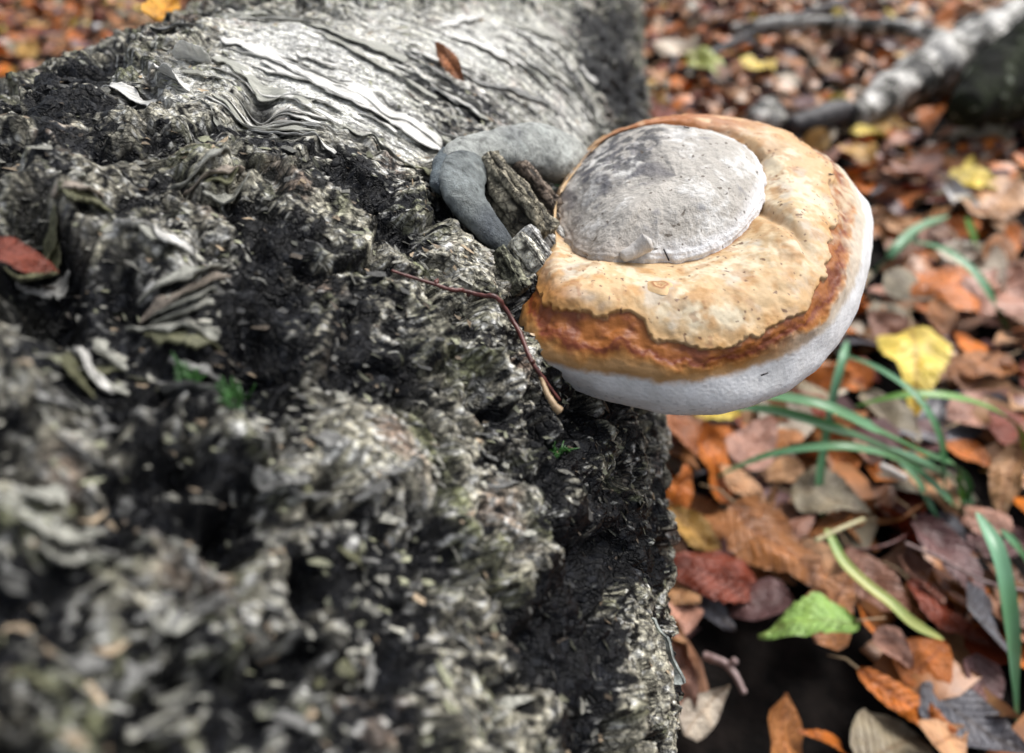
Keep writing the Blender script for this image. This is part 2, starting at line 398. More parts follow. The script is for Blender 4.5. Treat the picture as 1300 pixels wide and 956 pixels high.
# laminated flakes: stepped, drawn out round the trunk
lam = fbm(uw*34+1.5*n0, vw*105+1.5*n0, 2.0, 3)+0.3*n1
stp = 0.17; q = lam/stp; fq = q-np.floor(q); lamh = (np.floor(q)+ss(0.6, 1.0, fq))*stp; under = ss(.55, .7, fq)*(1-ss(.9, 1.0, fq))
lam2 = fbm(uw*150+7, vw*420, 5.0, 2); q = lam2/0.2; lamh2 = (np.floor(q)+ss(0.5, 1.0, q-np.floor(q)))*0.2
grain = pn(uw*120, vw*900, 1.0)
hgt = -0.0045+big+mound+rough_f*(ridge+plate*crk-0.006*(1-crk))+0.0075*lamh*(0.12+0.88*rough_f)+0.0010*lamh2+0.0002*grain
hgt -= crack_f*0.020*(0.6+0.4*n1)
hgt = hgt.astype(np.float32)
P3, N3 = log_pt(UU, VV, hgt)
# local height compared with its surroundings drives where pale skin survives
rel = rough_f*(ridge-0.0035)/0.0065+0.5*lamh2+0.4*lamh
m1 = pn(a_*330+3, b_*330, c_*330); m2 = pn(uw*420, vw*1000, 3.0); m3 = fbm(X3*24, Y3*24, Z3*24+5, 3)
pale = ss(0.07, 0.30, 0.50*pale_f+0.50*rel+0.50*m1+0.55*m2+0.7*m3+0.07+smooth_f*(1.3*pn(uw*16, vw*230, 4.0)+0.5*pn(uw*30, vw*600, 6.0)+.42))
pale *= 1-ss(0.1, 0.8, crack_f)*0.95
pale *= 1-.65*(1-crk)*rough_f
pale *= 1-.55*under*rough_f
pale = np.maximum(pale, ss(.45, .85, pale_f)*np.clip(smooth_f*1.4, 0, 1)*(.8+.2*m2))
dark = np.ones(UU.shape+(3,), np.float32)*np.array([0.003, 0.0035, 0.0055])
dark = mixc(dark, [0.014, 0.016, 0.022], ss(-0.1, 0.6, m1+0.5*m3))
dark = mixc(dark, [0.028, 0.026, 0.014], ss(0.1, 0.6, m3))
lite = np.ones(UU.shape+(3,), np.float32)*np.array([0.66, 0.62, 0.49])
lite = mixc(lite, [0.25, 0.26, 0.14], ss(-0.1, 0.5, pn(a_*75+4, b_*75, c_*75)))
lite = mixc(lite, [0.46, 0.34, 0.26], ss(0.25, 0.6, pn(a_*60, b_*60+7, c_*60)))
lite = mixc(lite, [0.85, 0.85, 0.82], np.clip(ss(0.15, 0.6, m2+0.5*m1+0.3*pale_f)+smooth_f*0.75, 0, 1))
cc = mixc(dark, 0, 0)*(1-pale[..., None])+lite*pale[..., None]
stre = ss(0.18, 0.42, pn(uw*35, vw*520, 8.0)+0.4*pn(uw*60, vw*160, 2.0))*smooth_f
cc = mixc(cc, [0.09, 0.09, 0.075], stre*0.8)
F = grid_faces(len(U), len(Vv))
wrap = np.stack([np.arange(len(Vv)-1)+(len(U)-1)*len(Vv), np.arange(1, len(Vv))+(len(U)-1)*len(Vv), np.arange(1, len(Vv)), np.arange(len(Vv)-1)], -1)[:, ::-1]
F = np.vstack([F[:, ::-1], wrap[:, ::-1]])
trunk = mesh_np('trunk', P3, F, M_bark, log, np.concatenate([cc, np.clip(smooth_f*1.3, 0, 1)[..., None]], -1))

def sample(Farr, u, v):
    iu = np.clip(np.interp(u, U, np.arange(len(U))), 0, len(U)-1.001); iv = np.clip(np.interp(v, Vv, np.arange(len(Vv))), 0, len(Vv)-1.001)
    i, j = iu.astype(int), iv.astype(int); fu, fv = iu-i, iv-j
    return (Farr[i, j]*(1-fu)*(1-fv)+Farr[i+1, j]*fu*(1-fv)+Farr[i, j+1]*(1-fu)*fv+Farr[i+1, j+1]*fu*fv)
# softened height for things that rest on the bark
hs_ = hgt.copy()
for _ in range(10):
    hs_[1:-1] = (hs_[:-2]+hs_[2:]+2*hs_[1:-1])/4; hs_[:, 1:-1] = (hs_[:, :-2]+hs_[:, 2:]+2*hs_[:, 1:-1])/4
def on_log(px, py, lift=0.0):
    u, v = log_hit(px, py)
    # walk to the point of the lifted bark the sight line meets
    for _ in range(12):
        h = float(sample(hs_, np.array([u]), np.array([v]))[0])+lift
        p, n = log_pt(u, v, h)
        x, y, d = to_px(p)
        uu, vv2 = log_hit(float(px-(x-px)*0.7+0), float(py-(y-py)*0.7)) if False else (u, v)
        e = 1e-4
        pu, _n = log_pt(u+e, v, h); pv, _n = log_pt(u, v+e, h)
        x1, y1, _d = to_px(pu); x2, y2, _d = to_px(pv)
        J = np.array([[(x1-x)/e, (x2-x)/e], [(y1-y)/e, (y2-y)/e]])
        try: dlt = np.linalg.solve(J+np.eye(2)*1e-9, np.array([px-x, py-y]))
        except Exception: break
        s_ = min(1.0, 0.02/(np.linalg.norm(dlt)+1e-9)); u += dlt[0]*s_*0.8; v += dlt[1]*s_*0.8
    h = float(sample(hs_, np.array([u]), np.array([v]))[0])+lift
    return log_pt(u, v, h)[0]

def on_cyl(px, py, h):
    r_ = ray(px, py); o = CAM-C0; a1, b1, c1, d1 = r_@SD, r_@UP, o@SD, o@UP
    A = a1*a1+b1*b1; B = a1*c1+b1*d1; disc = B*B-A*(c1*c1+d1*d1-(R+h)**2)
    return CAM+r_*((-B-math.sqrt(max(disc, 0)))/A)
# ---- flakes and peeling strips of bark: each a curled, ragged, thick sheet of its own
def flake(name, p0, p1, wpx, colr, lift=(0.001, 0.001), curl=0.004, bend=0.0, seed=0, mat=None, nl=16, nw=6, thick=0.0006, taper=0.6, label=None, rough=0.3):
    """strip from photo point p0 to p1 lying on the log; its side edge lifts by curl"""
    rr = np.random.default_rng(seed)
    (u0, v0), (u1, v1) = log_hit(*p0), log_hit(*p1)
    t = np.linspace(0, 1, nl); L = math.hypot(u1-u0, v1-v0)
    d = np.array([u1-u0, v1-v0])/L; nrm = np.array([-d[1], d[0]])
    _, _, dep = to_px(log_pt((u0+u1)/2, (v0+v1)/2, 0)[0]); W = wpx*float(dep)/FPX
    wid = W*(np.sin(np.pi*np.clip(t*0.94+0.03, 0, 1))**taper)*(1+rough*pn(t*6+seed, seed*0.7, 0.3))
    s = np.linspace(-0.5, 0.5, nw)
    cu = u0+(u1-u0)*t; cv = v0+(v1-v0)*t; bo = bend*L*np.sin(np.pi*t)
    edge = 0.22*W*(pn(t*13+seed*3.1, 0.5, seed)+.6*pn(t*37+seed, 0.5, seed))
    uu = cu[:, None]+nrm[0]*(s[None]*wid[:, None]+bo[:, None]+edge[:, None]*np.abs(s[None])); vv = cv[:, None]+nrm[1]*(s[None]*wid[:, None]+bo[:, None]+edge[:, None]*np.abs(s[None]))
    h = sample(hs_, uu, vv)+lift[0]*(1-t[:, None])+lift[1]*t[:, None]+curl*(s[None]+0.5)**2*(0.4+0.6*np.sin(np.pi*t))[:, None]+0.0006*pn(uu*200, vv*200, seed)
    A, N = log_pt(uu, vv, h); B = A-N*thick
    V = np.vstack([A.reshape(-1, 3), B.reshape(-1, 3)]); n = nl*nw
    F = grid_faces(nl, nw); F2 = F[:, ::-1]+n
    rim = [(i*nw, (i+1)*nw, (i+1)*nw+n, i*nw+n) for i in range(nl-1)]+[((i+1)*nw+nw-1, i*nw+nw-1, i*nw+nw-1+n, (i+1)*nw+nw-1+n) for i in range(nl-1)]
    rim += [(j+1, j, j+n, j+1+n) for j in range(nw-1)]+[((nl-1)*nw+j, (nl-1)*nw+j+1, (nl-1)*nw+j+1+n, (nl-1)*nw+j+n) for j in range(nw-1)]
    o = mesh_np(name, V, np.vstack([F, F2, np.array(rim)]), mat or M_flake, log)
    o.color = (*(v_*(1.0 if mat else 0.8) for v_ in colr), 1)
    if label: o['label'] = label
    return o
WHITE = (0.78, 0.77, 0.73); SILV = (0.42, 0.42, 0.37); OLIVE = (0.20, 0.20, 0.12); PINK = (0.34, 0.29, 0.24); BLK = (0.03, 0.03, 0.034); GREY = (0.25, 0.25, 0.24)
# broad white papery strips on the crown of the log
strips = [((335,66),(582,190),40,WHITE),((285,42),(470,122),30,WHITE),((395,78),(570,168),26,WHITE),((270,66),(400,128),22,SILV),((385,22),(520,66),24,SILV),((250,18),(420,22),16,SILV),
 ((300,75),(430,150),14,WHITE),((410,35),(560,112),12,SILV),((565,40),(655,84),17,WHITE),((560,30),(610,22),10,WHITE),((600,90),(700,130),10,GREY),((640,30),(740,70),12,SILV),
 ((680,80),(770,165),10,SILV),((640,60),(730,130),9,GREY),((195,85),(235,106),16,WHITE),((222,72),(268,78),12,WHITE),((232,84),(282,98),13,SILV),((110,92),(190,104),16,WHITE),
 ((270,120),(400,165),10,SILV),((440,150),(530,205),14,SILV),((520,195),(566,215),16,OLIVE),((160,50),(260,40),12,GREY)]
for k, (p0, p1, wd, cl) in enumerate(strips):
    flake('bark_strip', p0, p1, wd*1.2, cl, (0.0004, 0.0016), 0.0012 if k not in (14, 15) else 0.007, 0.03*math.sin(k*2.1), 20+k, M_paper, 44, 13, 0.0004, 0.3, None, .45)
rr = np.random.default_rng(41); k = 0
while k < 34:      # finer shreds of the same papery skin, wrapped round the trunk
    x, y = rr.uniform(240, 770), rr.uniform(8, 190)
    u, v = log_hit(x, y)
    if float(sample(smooth_f, np.array([u]), np.array([v]))[0]) < .35: continue
    du = rr.uniform(.006, .018); dv = du*rr.normal()*.12
    q0 = to_px(log_pt(u+du, v+dv, .001)[0]); q1 = to_px(log_pt(u-du, v-dv, .001)[0])
    flake('bark_strip', (float(q0[0]), float(q0[1])), (float(q1[0]), float(q1[1])), rr.uniform(5, 15), [WHITE, WHITE, SILV, WHITE][int(rr.integers(4))], (.0003, .0012), .0014, .04*rr.normal(), 900+k, M_paper, 26, 7, .0004, .3, None, .5)
    k += 1
# stacked laminae on the lower left and left
def stack(cx, cy, n, ln, wd, ang, da, dx, dy, cols, seed):
    rr = np.random.default_rng(seed)
    for k in range(n):
        a = math.radians(ang+da*k+rr.normal()*5); l2 = ln*(1+0.25*rr.normal())/2
        x = cx+dx*k+rr.normal()*3; y = cy+dy*k+rr.normal()*2
        flake('bark_flake', (x-l2*math.cos(a), y-l2*math.sin(a)), (x+l2*math.cos(a), y+l2*math.sin(a)), wd*(1.2+0.8*rr.random()), cols[int(rr.integers(len(cols)))],
              (0.001, 0.001), 0.003, 0.16, seed*31+k, None, 26, 9, 0.0008, 0.45, None, .5)
stack(235,335,6,100,18,-12,5,-1,15,[SILV, OLIVE, PINK, GREY, SILV],1)
stack(255,445,3,85,12,14,4,-4,17,[SILV, GREY],2)
stack(95,225,3,70,18,-10,8,8,17,[SILV, PINK, OLIVE],3)
stack(30,270,3,70,18,-18,0,5,16,[OLIVE, GREY],4)
stack(170,290,3,75,15,18,4,22,8,[WHITE, SILV, PINK],5)
stack(265,205,4,60,9,-25,3,6,9,[PINK, OLIVE, SILV],6)
stack(145,410,3,50,16,50,4,-18,20,[SILV, OLIVE, WHITE],7)
stack(60,620,3,90,22,-10,4,20,30,[SILV, GREY],8)
stack(370,590,2,70,14,10,8,25,16,[SILV, GREY],9)
# loose flakes elsewhere
k = 0; rr = np.random.default_rng(77)
while k < 55:
    x, y = rr.uniform(10, 790), rr.uniform(130, 940)
    if y < 130 + (1-x/500)*0 or (560 < x and y < 350): continue
    u, v = log_hit(x, y)
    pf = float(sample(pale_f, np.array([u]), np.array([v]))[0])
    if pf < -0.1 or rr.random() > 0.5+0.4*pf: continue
    dep = float(to_px(log_pt(u, v, 0)[0])[2]); ln = rr.uniform(0.004, 0.009)*FPX/dep
    a = rr.normal()*0.45+0.15
    flake('bark_flake', (x-ln/2*math.cos(a), y-ln/2*math.sin(a)), (x+ln/2*math.cos(a), y+ln/2*math.sin(a)), ln*rr.uniform(.25, .5), [SILV, GREY, OLIVE, GREY, SILV, GREY][int(rr.integers(6))],
          (-0.0004, 0.0004), 0.0016, 0.1*rr.normal(), 300+k, None, 12, 5, 0.0005, 0.6, None, 0.5)
    k += 1
# crumbs of bark: uncountable small chips
def crumbs(n, seed):
    rr = np.random.default_rng(seed)
    u = rr.uniform(-0.01, 0.4, n); v = rr.uniform(0.0, 0.42, n)
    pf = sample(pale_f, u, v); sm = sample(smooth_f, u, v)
    keep = rr.random(n) > sm*0.9; u, v, pf = u[keep], v[keep], pf[keep]; n = len(u)
    h = sample(hgt, u, v); p, nr = log_pt(u, v, h)
    s = rr.uniform(0.0006, 0.0017, n)*(0.5+0.5*rr.random(n))
    t1 = AX[None]*rr.normal(size=(n, 1))*0.5+np.cross(nr, AX)*1.0; t1 = t1/np.linalg.norm(t1, axis=1)[:, None]
    nn = nr+0.35*rr.normal(size=(n, 3)); nn /= np.linalg.norm(nn, axis=1)[:, None]
    t2 = np.cross(nn, t1); t2 /= np.linalg.norm(t2, axis=1)[:, None]; t1 = np.cross(t2, nn)
    base = np.array([[-1, -.5, 0], [-.2, -.7, .25], [1, -.35, .1], [.9, .4, 0], [.1, .6, .3], [-.9, .45, .1]])
    loc = base[None]*(1+0.35*rr.normal(size=(n, 6, 3)))*s[:, None, None]*np.array([1.5, 1.0, 0.6])
    V = p[:, None]+loc[..., :1]*t1[:, None]+loc[..., 1:2]*t2[:, None]+loc[..., 2:]*nn[:, None]
    Fc = np.array([[0, 1, 4, 5], [1, 2, 3, 4]])[None]+(np.arange(n)*6)[:, None, None]
    g = 1/(1+np.exp(-(2.2*pf-0.8+rr.normal(size=n)*1.0)))
    cl = mixc(np.tile(np.array([0.02, 0.021, 0.024]), (n, 1)), [0.5, 0.49, 0.42], g)
    wm = rr.random(n); cl = np.where((wm < .2)[:, None], cl*np.array([1.2, .95, .75]), cl); cl = np.where((wm > .75)[:, None], cl*np.array([.85, .88, .7]), cl)
    o = mesh_np('bark_crumbs', V, Fc.reshape(-1, 4), M_chip, log, np.repeat(cl, 6, axis=0), smooth=False); o['kind'] = 'stuff'
crumbs(10000, 9)

# a thick chunk of bark standing up beside the old grey growth, pale at its broken end
def chunk(name, pts, colr, lift, thick, seed, mat=None, n=70, seg=44, parent=log, wmul=1.0, boxy=0.6, amp=0.16):
    P = np.array([on_cyl(x, y, lift+.001) for (x, y, _) in pts]); Wd = np.array([r for (_, _, r) in pts], float)
    t = np.linspace(0, len(P)-1, n); C = catmull(P, t); _, _, dep = to_px(C)
    wd = catmull(Wd[:, None], t)[:, 0]*dep/FPX*wmul
    T = np.gradient(C, axis=0); T /= np.linalg.norm(T, axis=1)[:, None]
    q = C-C0; q = q-np.outer(q@AX, AX); N = q/np.linalg.norm(q, axis=1)[:, None]
    B = np.cross(T, N); B /= np.linalg.norm(B, axis=1)[:, None]; N = np.cross(B, T)
    th = np.linspace(0, 2*np.pi, seg, endpoint=False)
    cx = np.sign(np.cos(th))*np.abs(np.cos(th))**boxy; sx = np.sign(np.sin(th))*np.abs(np.sin(th))**boxy
    endf = np.clip(np.sin(np.pi*np.clip(np.linspace(0.02, 0.98, n), 0, 1))*4, 0, 1)**0.5
    V = C[:, None]+(cx[None]*wd[:, None]*endf[:, None])[..., None]*B[:, None]+(sx[None]*thick*endf[:, None])[..., None]*N[:, None]
    tt_ = (t/t.max()*3)[:, None]+0*th[None]; ns = 0.9*pn(np.cos(th)[None]*2.2+seed+0*tt_, np.sin(th)[None]*2.2+0*tt_, tt_*.7)+0.6*pn(np.cos(th)[None]*5+seed+0*tt_, np.sin(th)[None]*5, tt_*1.3)+0.35*fbm(V[..., 0]*300, V[..., 1]*300, V[..., 2]*300+seed, 3)
    V = V+(V-C[:, None])*(ns*amp*2)[..., None]
    colr_v = np.ones(V.shape)*np.array(colr)*(0.12+1.1*ss(-.35, .3, ns+.8*pn(np.cos(th)[None]*7+seed, np.sin(th)[None]*7+0*tt_, tt_*3)))[..., None]
    Vf = np.vstack([V.reshape(-1, 3), C[0], C[-1]]); F = grid_faces(n, seg, True).tolist()
    F += [[(j+1) % seg, j, n*seg] for j in range(seg)]+[[(n-1)*seg+j, (n-1)*seg+(j+1) % seg, n*seg+1] for j in range(seg)]
    o = mesh_list(name, Vf, F, mat or M_bark, parent)
    cf = np.vstack([colr_v.reshape(-1, 3), colr_v[0, 0], colr_v[-1, 0]])
    at = o.data.color_attributes.new('col', 'FLOAT_COLOR', 'POINT'); at.data.foreach_set('color', np.hstack([cf, np.zeros((len(cf), 1))]).astype(np.float32).ravel())
    return o
chunk('bark_splinter', [(612,203,9),(640,240,18),(672,280,22),(690,305,16)], (0.40, 0.36, 0.27), 0.0065, 0.006, 1, amp=.24)
chunk('bark_splinter', [(650,212,4),(690,255,9),(725,300,12),(745,330,7)], (0.42, 0.33, 0.26), 0.007, 0.005, 2, amp=.2)
for k, (x0, y0, w_, cl_) in enumerate([(694,288,8,(.6,.58,.55)),(682,294,9,(.75,.74,.72)),(670,302,8,(.7,.68,.64)),(661,311,6,(.5,.48,.42)),(706,286,5,(.36,.32,.28))]):
    o = chunk('bark_splinter', [(x0-8,y0-10,w_*.8),(x0+10,y0+12,w_),(x0+26+3*math.sin(k*2),y0+34+4*math.sin(k*3),w_*.9)], cl_, 0.007+.001*math.sin(k*4), 0.0035, 30+k, boxy=.35, amp=.1)
    o['label'] = 'pale broken end of the bark splinter'; cd_ = o.data.color_attributes['col'].data
    for q_ in cd_: q_.color = (min(.9, q_.color[0]*1.5), min(.9, q_.color[1]*1.5), min(.88, q_.color[2]*1.5), .8)
chunk('bark_splinter', [(632,318,8),(648,346,11),(664,372,8)], (0.26, 0.26, 0.19), 0.002, 0.003, 4, amp=.2)
# torn bark flap sticking out at the foot of the log's side
flap = empty('torn_bark_flap', tuple(on_log(800, 800, 0)), 'small torn flap of curled grey bark jutting off the side of the log, low down', 'bark')
def sheet(name, quad, nx, ny, mat, colr, parent, amp, seed, thick=0.0012):
    q = [np.array(p, float) for p in quad]
    s = np.linspace(0, 1, nx)[:, None, None]; t = np.linspace(0, 1, ny)[None, :, None]
    A = q[0]*(1-s)*(1-t)+q[1]*s*(1-t)+q[2]*s*t+q[3]*(1-s)*t
    nrm = np.cross(q[1]-q[0], q[3]-q[0]); nrm /= np.linalg.norm(nrm)
    A = A+nrm*(amp*fbm(A[..., 0]*90+seed, A[..., 1]*90, A[..., 2]*90, 3))[..., None]
    A += (amp*0.5*np.stack([pn(A[..., 0]*150, A[..., 1]*150+k*5, A[..., 2]*150+seed) for k in range(3)], -1))
    n = nx*ny; V = np.vstack([A.reshape(-1, 3), (A-nrm*thick).reshape(-1, 3)]); F = grid_faces(nx, ny)
    rim = [(i, i+1, i+1+n, i+n) for i in range(ny-1)]+[((nx-1)*ny+i+1, (nx-1)*ny+i, (nx-1)*ny+i+n, (nx-1)*ny+i+1+n) for i in range(ny-1)]
    rim += [((i+1)*ny, i*ny, i*ny+n, (i+1)*ny+n) for i in range(nx-1)]+[(i*ny+ny-1, (i+1)*ny+ny-1, (i+1)*ny+ny-1+n, i*ny+ny-1+n) for i in range(nx-1)]
    o = mesh_np(name, V, np.vstack([F, F[:, ::-1]+n, np.array(rim)]), mat, parent); o.color = (*colr, 1); return o
fz = 0.262
sheet('outer_flap', [on_z(800, 772, fz), on_z(834, 780, fz+.004), on_z(866, 868, fz-.01), on_z(822, 866, fz-.012)], 18, 18, M_flake, (0.33, 0.36, 0.34), flap, 0.005, 3)
sheet('inner_flap', [on_z(798, 774, fz+.004), on_z(824, 784, fz+.005), on_z(822, 822, fz+.002), on_z(808, 828, fz-.001)], 14, 14, M_flake, (0.13, 0.07, 0.055), flap, 0.004, 5)

# ------------------------------------------------------------------ old grey dried fungus lobes beside the bracket
def blob_chain(name, pts, parent, colr, seed, lift=0.004, seg=40, n=70, flat=0.55):
    P = np.array([on_cyl(x, y, lift+l*.8-.001) for (x, y, r, l) in pts]); Wd = np.array([[r] for (_, _, r, _) in pts], float)
    t = np.linspace(0, len(P)-1, n); C = catmull(P, t); _, _, dep = to_px(C); wd = catmull(Wd, t)[:, 0]*dep/FPX
    T = np.gradient(C, axis=0); T /= np.linalg.norm(T, axis=1)[:, None]
    q = C-C0; q = q-np.outer(q@AX, AX); N = q/np.linalg.norm(q, axis=1)[:, None]
    B = np.cross(T, N); B /= np.linalg.norm(B, axis=1)[:, None]; N = np.cross(B, T)
    th = np.linspace(0, 2*np.pi, seg, endpoint=False)
    e = np.linspace(0, 1, n); endf = np.sqrt(np.clip(1-(1-np.clip(e*7, 0, 1))**2, 0, 1))*np.sqrt(np.clip(1-(1-np.clip((1-e)*7, 0, 1))**2, 0, 1))
    V = C[:, None]+(np.cos(th)[None]*wd[:, None]*endf[:, None])[..., None]*B[:, None]+(np.sin(th)[None]*wd[:, None]*flat*endf[:, None])[..., None]*N[:, None]
    ns = 0.12*fbm(V[..., 0]*90, V[..., 1]*90, V[..., 2]*90+seed, 3)+0.10*fbm(V[..., 0]*220, V[..., 1]*220, V[..., 2]*220+seed, 2)+0.06*fbm(V[..., 0]*350, V[..., 1]*350, V[..., 2]*350, 3)
    V = V+(V-C[:, None])*ns[..., None]
    sp = fbm(V[..., 0]*260, V[..., 1]*260, V[..., 2]*260+seed, 3); bl = fbm(V[..., 0]*60, V[..., 1]*60, V[..., 2]*60+seed+3, 2)
    c = np.ones(V.shape)*np.array(colr); c = mixc(c, np.array(colr)*1.45, ss(-.1, .4, bl)); c = mixc(c, np.array(colr)*0.3, ss(.18, .4, sp)*.8)
    c = mixc(c, np.array([.42,.45,.43]), ss(.1,.5,fbm(V[..., 0]*130, V[..., 1]*130, V[..., 2]*130+seed, 3))*.7); dk = ss(0.0, 0.4, pn(V[..., 0]*45+seed, V[..., 1]*45, V[..., 2]*45)); c = mixc(c, np.array([0.05, 0.06, 0.085]), dk*0.55)
    Vf = np.vstack([V.reshape(-1, 3), C[0], C[-1]]); cf = np.vstack([c.reshape(-1, 3), c[0, 0], c[-1, 0]])
    F = grid_faces(n, seg, True); ex = np.array([[(j+1) % seg, j, n*seg, n*seg] for j in range(seg)]+[[(n-1)*seg+j, (n-1)*seg+(j+1) % seg, n*seg+1, n*seg+1] for j in range(seg)])
    me = mesh_list(name, Vf, F.tolist()+[r[:3].tolist() for r in ex], M_grey, parent)
    at = me.data.color_attributes.new('col', 'FLOAT_COLOR', 'POINT'); at.data.foreach_set('color', np.hstack([cf, np.ones((len(cf), 1))]).astype(np.float32).ravel())
    return me
old = empty('dried_grey_fungus', tuple(on_log(600, 240, 0)), 'smooth bent lump of old blue-grey fungus clinging to the bark behind the splinter', 'fungus')
blob_chain('upper_lobe', [(566,202,15,.002),(590,194,22,.004),(625,188,25,.007),(660,187,34,.010),(696,194,43,.012),(728,206,37,.012),(752,219,24,.010)], old, (0.38, 0.395, 0.375), 1, flat=.62)
blob_chain('lower_lobe', [(612,196,18,.005),(592,215,30,.005),(588,240,34,.004),(602,268,32,.002),(628,298,26,.000),(655,325,18,-.004)], old, (0.19, 0.21, 0.21), 2, lift=0.002)
blob_chain('side_lobe', [(575,195,16,.002),(566,218,20,.003),(562,245,18,.0)], old, (0.12, 0.145, 0.16), 3, lift=0.002)

# ------------------------------------------------------------------ the big bracket fungus
K = [(738,326),(765,329),(790,330),(812,332),(835,333),(865,332),(893,326),(920,314),(943,297),(957,275),(967,250),(971,225),(958,202),(930,184),(895,173),(855,167),(810,169),(770,182),(735,215),(714,255),(718,300)]
Cc = [(705,338),(735,362),(770,368),(805,370),(845,375),(890,375),(930,365),(965,348),(992,325),(1008,298),(1012,265),(1008,228),(990,195),(955,168),(908,154),(862,150),(808,160),(765,178),(738,207),(708,252),(705,305)]
Bb = [(680,352),(694,396),(735,418),(793,430),(850,438),(905,440),(958,430),(1002,408),(1031,380),(1048,345),(1056,305),(1062,262),(1050,205),(1005,172),(945,152),(885,148),(820,156),(768,172),(735,200),(706,250),(692,312)]
Ww = [(660,375),(668,440),(715,463),(775,472),(847,484),(900,480),(950,466),(1009,443),(1052,412),(1080,368),(1094,322),(1096,268),(1074,222),(1025,195),(960,178),(895,172),(830,178),(780,192),(745,222),(718,272),(692,332)]
Ss = [(656,392),(672,453),(715,483),(780,504),(860,519),(925,516),(985,498),(1035,467),(1072,425),(1096,370),(1107,310),(1103,262),(1070,240),(1020,218),(960,202),(900,196),(840,202),(790,214),(758,242),(738,290),(702,345)]
NS = len(K); fr = (1-np.cos(2*np.pi*(np.arange(NS)-4)/NS))/2
def loop(pts, z0, z1, extra=0): return np.array([on_z(x, y, z0+(z1-z0)*f+(extra[i] if np.ndim(extra) else 0)) for i, ((x, y), f) in enumerate(zip(pts, fr))])
ek = np.zeros(NS); ek[19] = -.010; ek[20] = -.012; ek[0] = -.006; ek[18] = -.008; ek[17] = -.004
LK, LC, LB, LW, LS = loop(K, .337, .350, ek), loop(Cc, .339, .354, ek), loop(Bb, .331, .348, ek), loop(Ww, .322, .338, ek), loop(Ss, .312, .326, ek)
cen = LS.mean(0)
LKi = LK+(cen-LK)*np.array([.3, .3, 0])+np.array([0, 0, -.004])
LU = LS+(cen-LS)*np.array([.09, .09, 0])+np.array([0, 0, -.007])
LU2 = LS+(cen-LS)*np.array([.4, .4, 0])+np.array([0, 0, -.012])
LU3 = LS+(cen-LS)*np.array([.97, .97, 0])+np.array([0, 0, -.014])
LU2[:, 2] = LU2[:, 2]*.6+LU2[:, 2].mean()*.4; LU3[:, 2] = LU2[:, 2].mean()-.001
fungus = empty('bracket_fungus', tuple(cen+np.array([0, 0, -.02])), 'large tan and white hoof bracket fungus growing out of the side of the log', 'fungus')
NA = 720
ta = np.arange(NA)/NA*NS
def loft(loops, nr):
    Ls = np.array([catmull(L, ta, True) for L in loops])          # (loops, NA, 3)
    r = np.linspace(0, len(loops)-1, nr)
    nl = Ls.shape[0]; return r, catmull(Ls.reshape(nl, -1), r).reshape(nr, NA, 3)
r, S = loft([LKi, LK, LC, LB, LW, LS, LU, LU2, LU3], 400)
rr_ = np.broadcast_to(r[:, None], S.shape[:2]); aa = np.broadcast_to(ta[None], S.shape[:2])
x, y, z = S[..., 0], S[..., 1], S[..., 2]
dr = np.gradient(S, axis=0); da = np.roll(S, -1, 1)-np.roll(S, 1, 1)
Nf = np.cross(da, dr); Nf /= np.linalg.norm(Nf, axis=-1)[..., None]+1e-12
if Nf[70, 100, 2] < 0: Nf = -Nf
top = ss(1.0, 1.5, rr_)*(1-ss(3.6, 4.2, rr_))
lump = 0.0022*fbm(x*45, y*45, z*45, 3)*top+0.0007*fbm(x*190, y*190, z*190, 3)*top
# growth step at the ragged edge, and a fold across the roll on the right
edge_n = 0.34*fbm(x*60, y*60, z*60+3, 2)+0.22*pn(x*210, y*210, z*210)+0.08*pn(x*600, y*600, z*600)+0.03*pn(x*1300, y*1300, z*1300)
edge_dip = 0.55*np.exp(-((aa-3.0)/.55)**2)+0.42*np.exp(-((aa-1.9)/.6)**2)
rb = rr_+edge_n*0.8+edge_dip
lump += -0.0011*ss(2.93, 3.0, rb)*(1-ss(3.3, 3.7, rb))+0.00022*pn(x*400, y*400, z*400)*ss(3.0, 3.1, rb)*(1-ss(3.5, 3.7, rb))
fold = np.exp(-((aa-9.1-0.5*(2.2-rr_)*0.6)/0.28)**2)*(1-ss(2.2, 2.9, rr_))
fold2 = np.exp(-((aa-12.3-0.4*(rr_-2))/0.22)**2)*(1-ss(2.0, 2.7, rr_))
lump += -0.0026*fold-0.0016*fold2
lump += (0.00010*pn(x*1100, y*1100, z*1100)+0.0006*fbm(x*90, y*90, z*90+2, 2))*(1-top)
S2 = S+Nf*lump[..., None]
CR = np.array
cream = np.ones(S.shape)*CR([0.58, 0.41, 0.23])
big1 = fbm(x*70, y*70, z*70+9, 3); fine = fbm(x*380, y*380, z*380, 3)
cream = mixc(cream, CR([0.70, 0.60, 0.43]), ss(-.12, .28, big1+.4*fine))
cream = mixc(cream, CR([0.47, 0.26, 0.10]), ss(.04, .36, fbm(x*110+4, y*110, z*110, 3)+.3*fine)*.85)
cream = mixc(cream, CR([0.50, 0.45, 0.38]), ss(.08, .4, fbm(x*85, y*85+6, z*85, 3)+.2*fine)*.7)
cream = mixc(cream, CR([0.40, 0.22, 0.09]), ss(.12, .42, fbm(x*160+1, y*160, z*160, 3)+.25*big1)*.55)
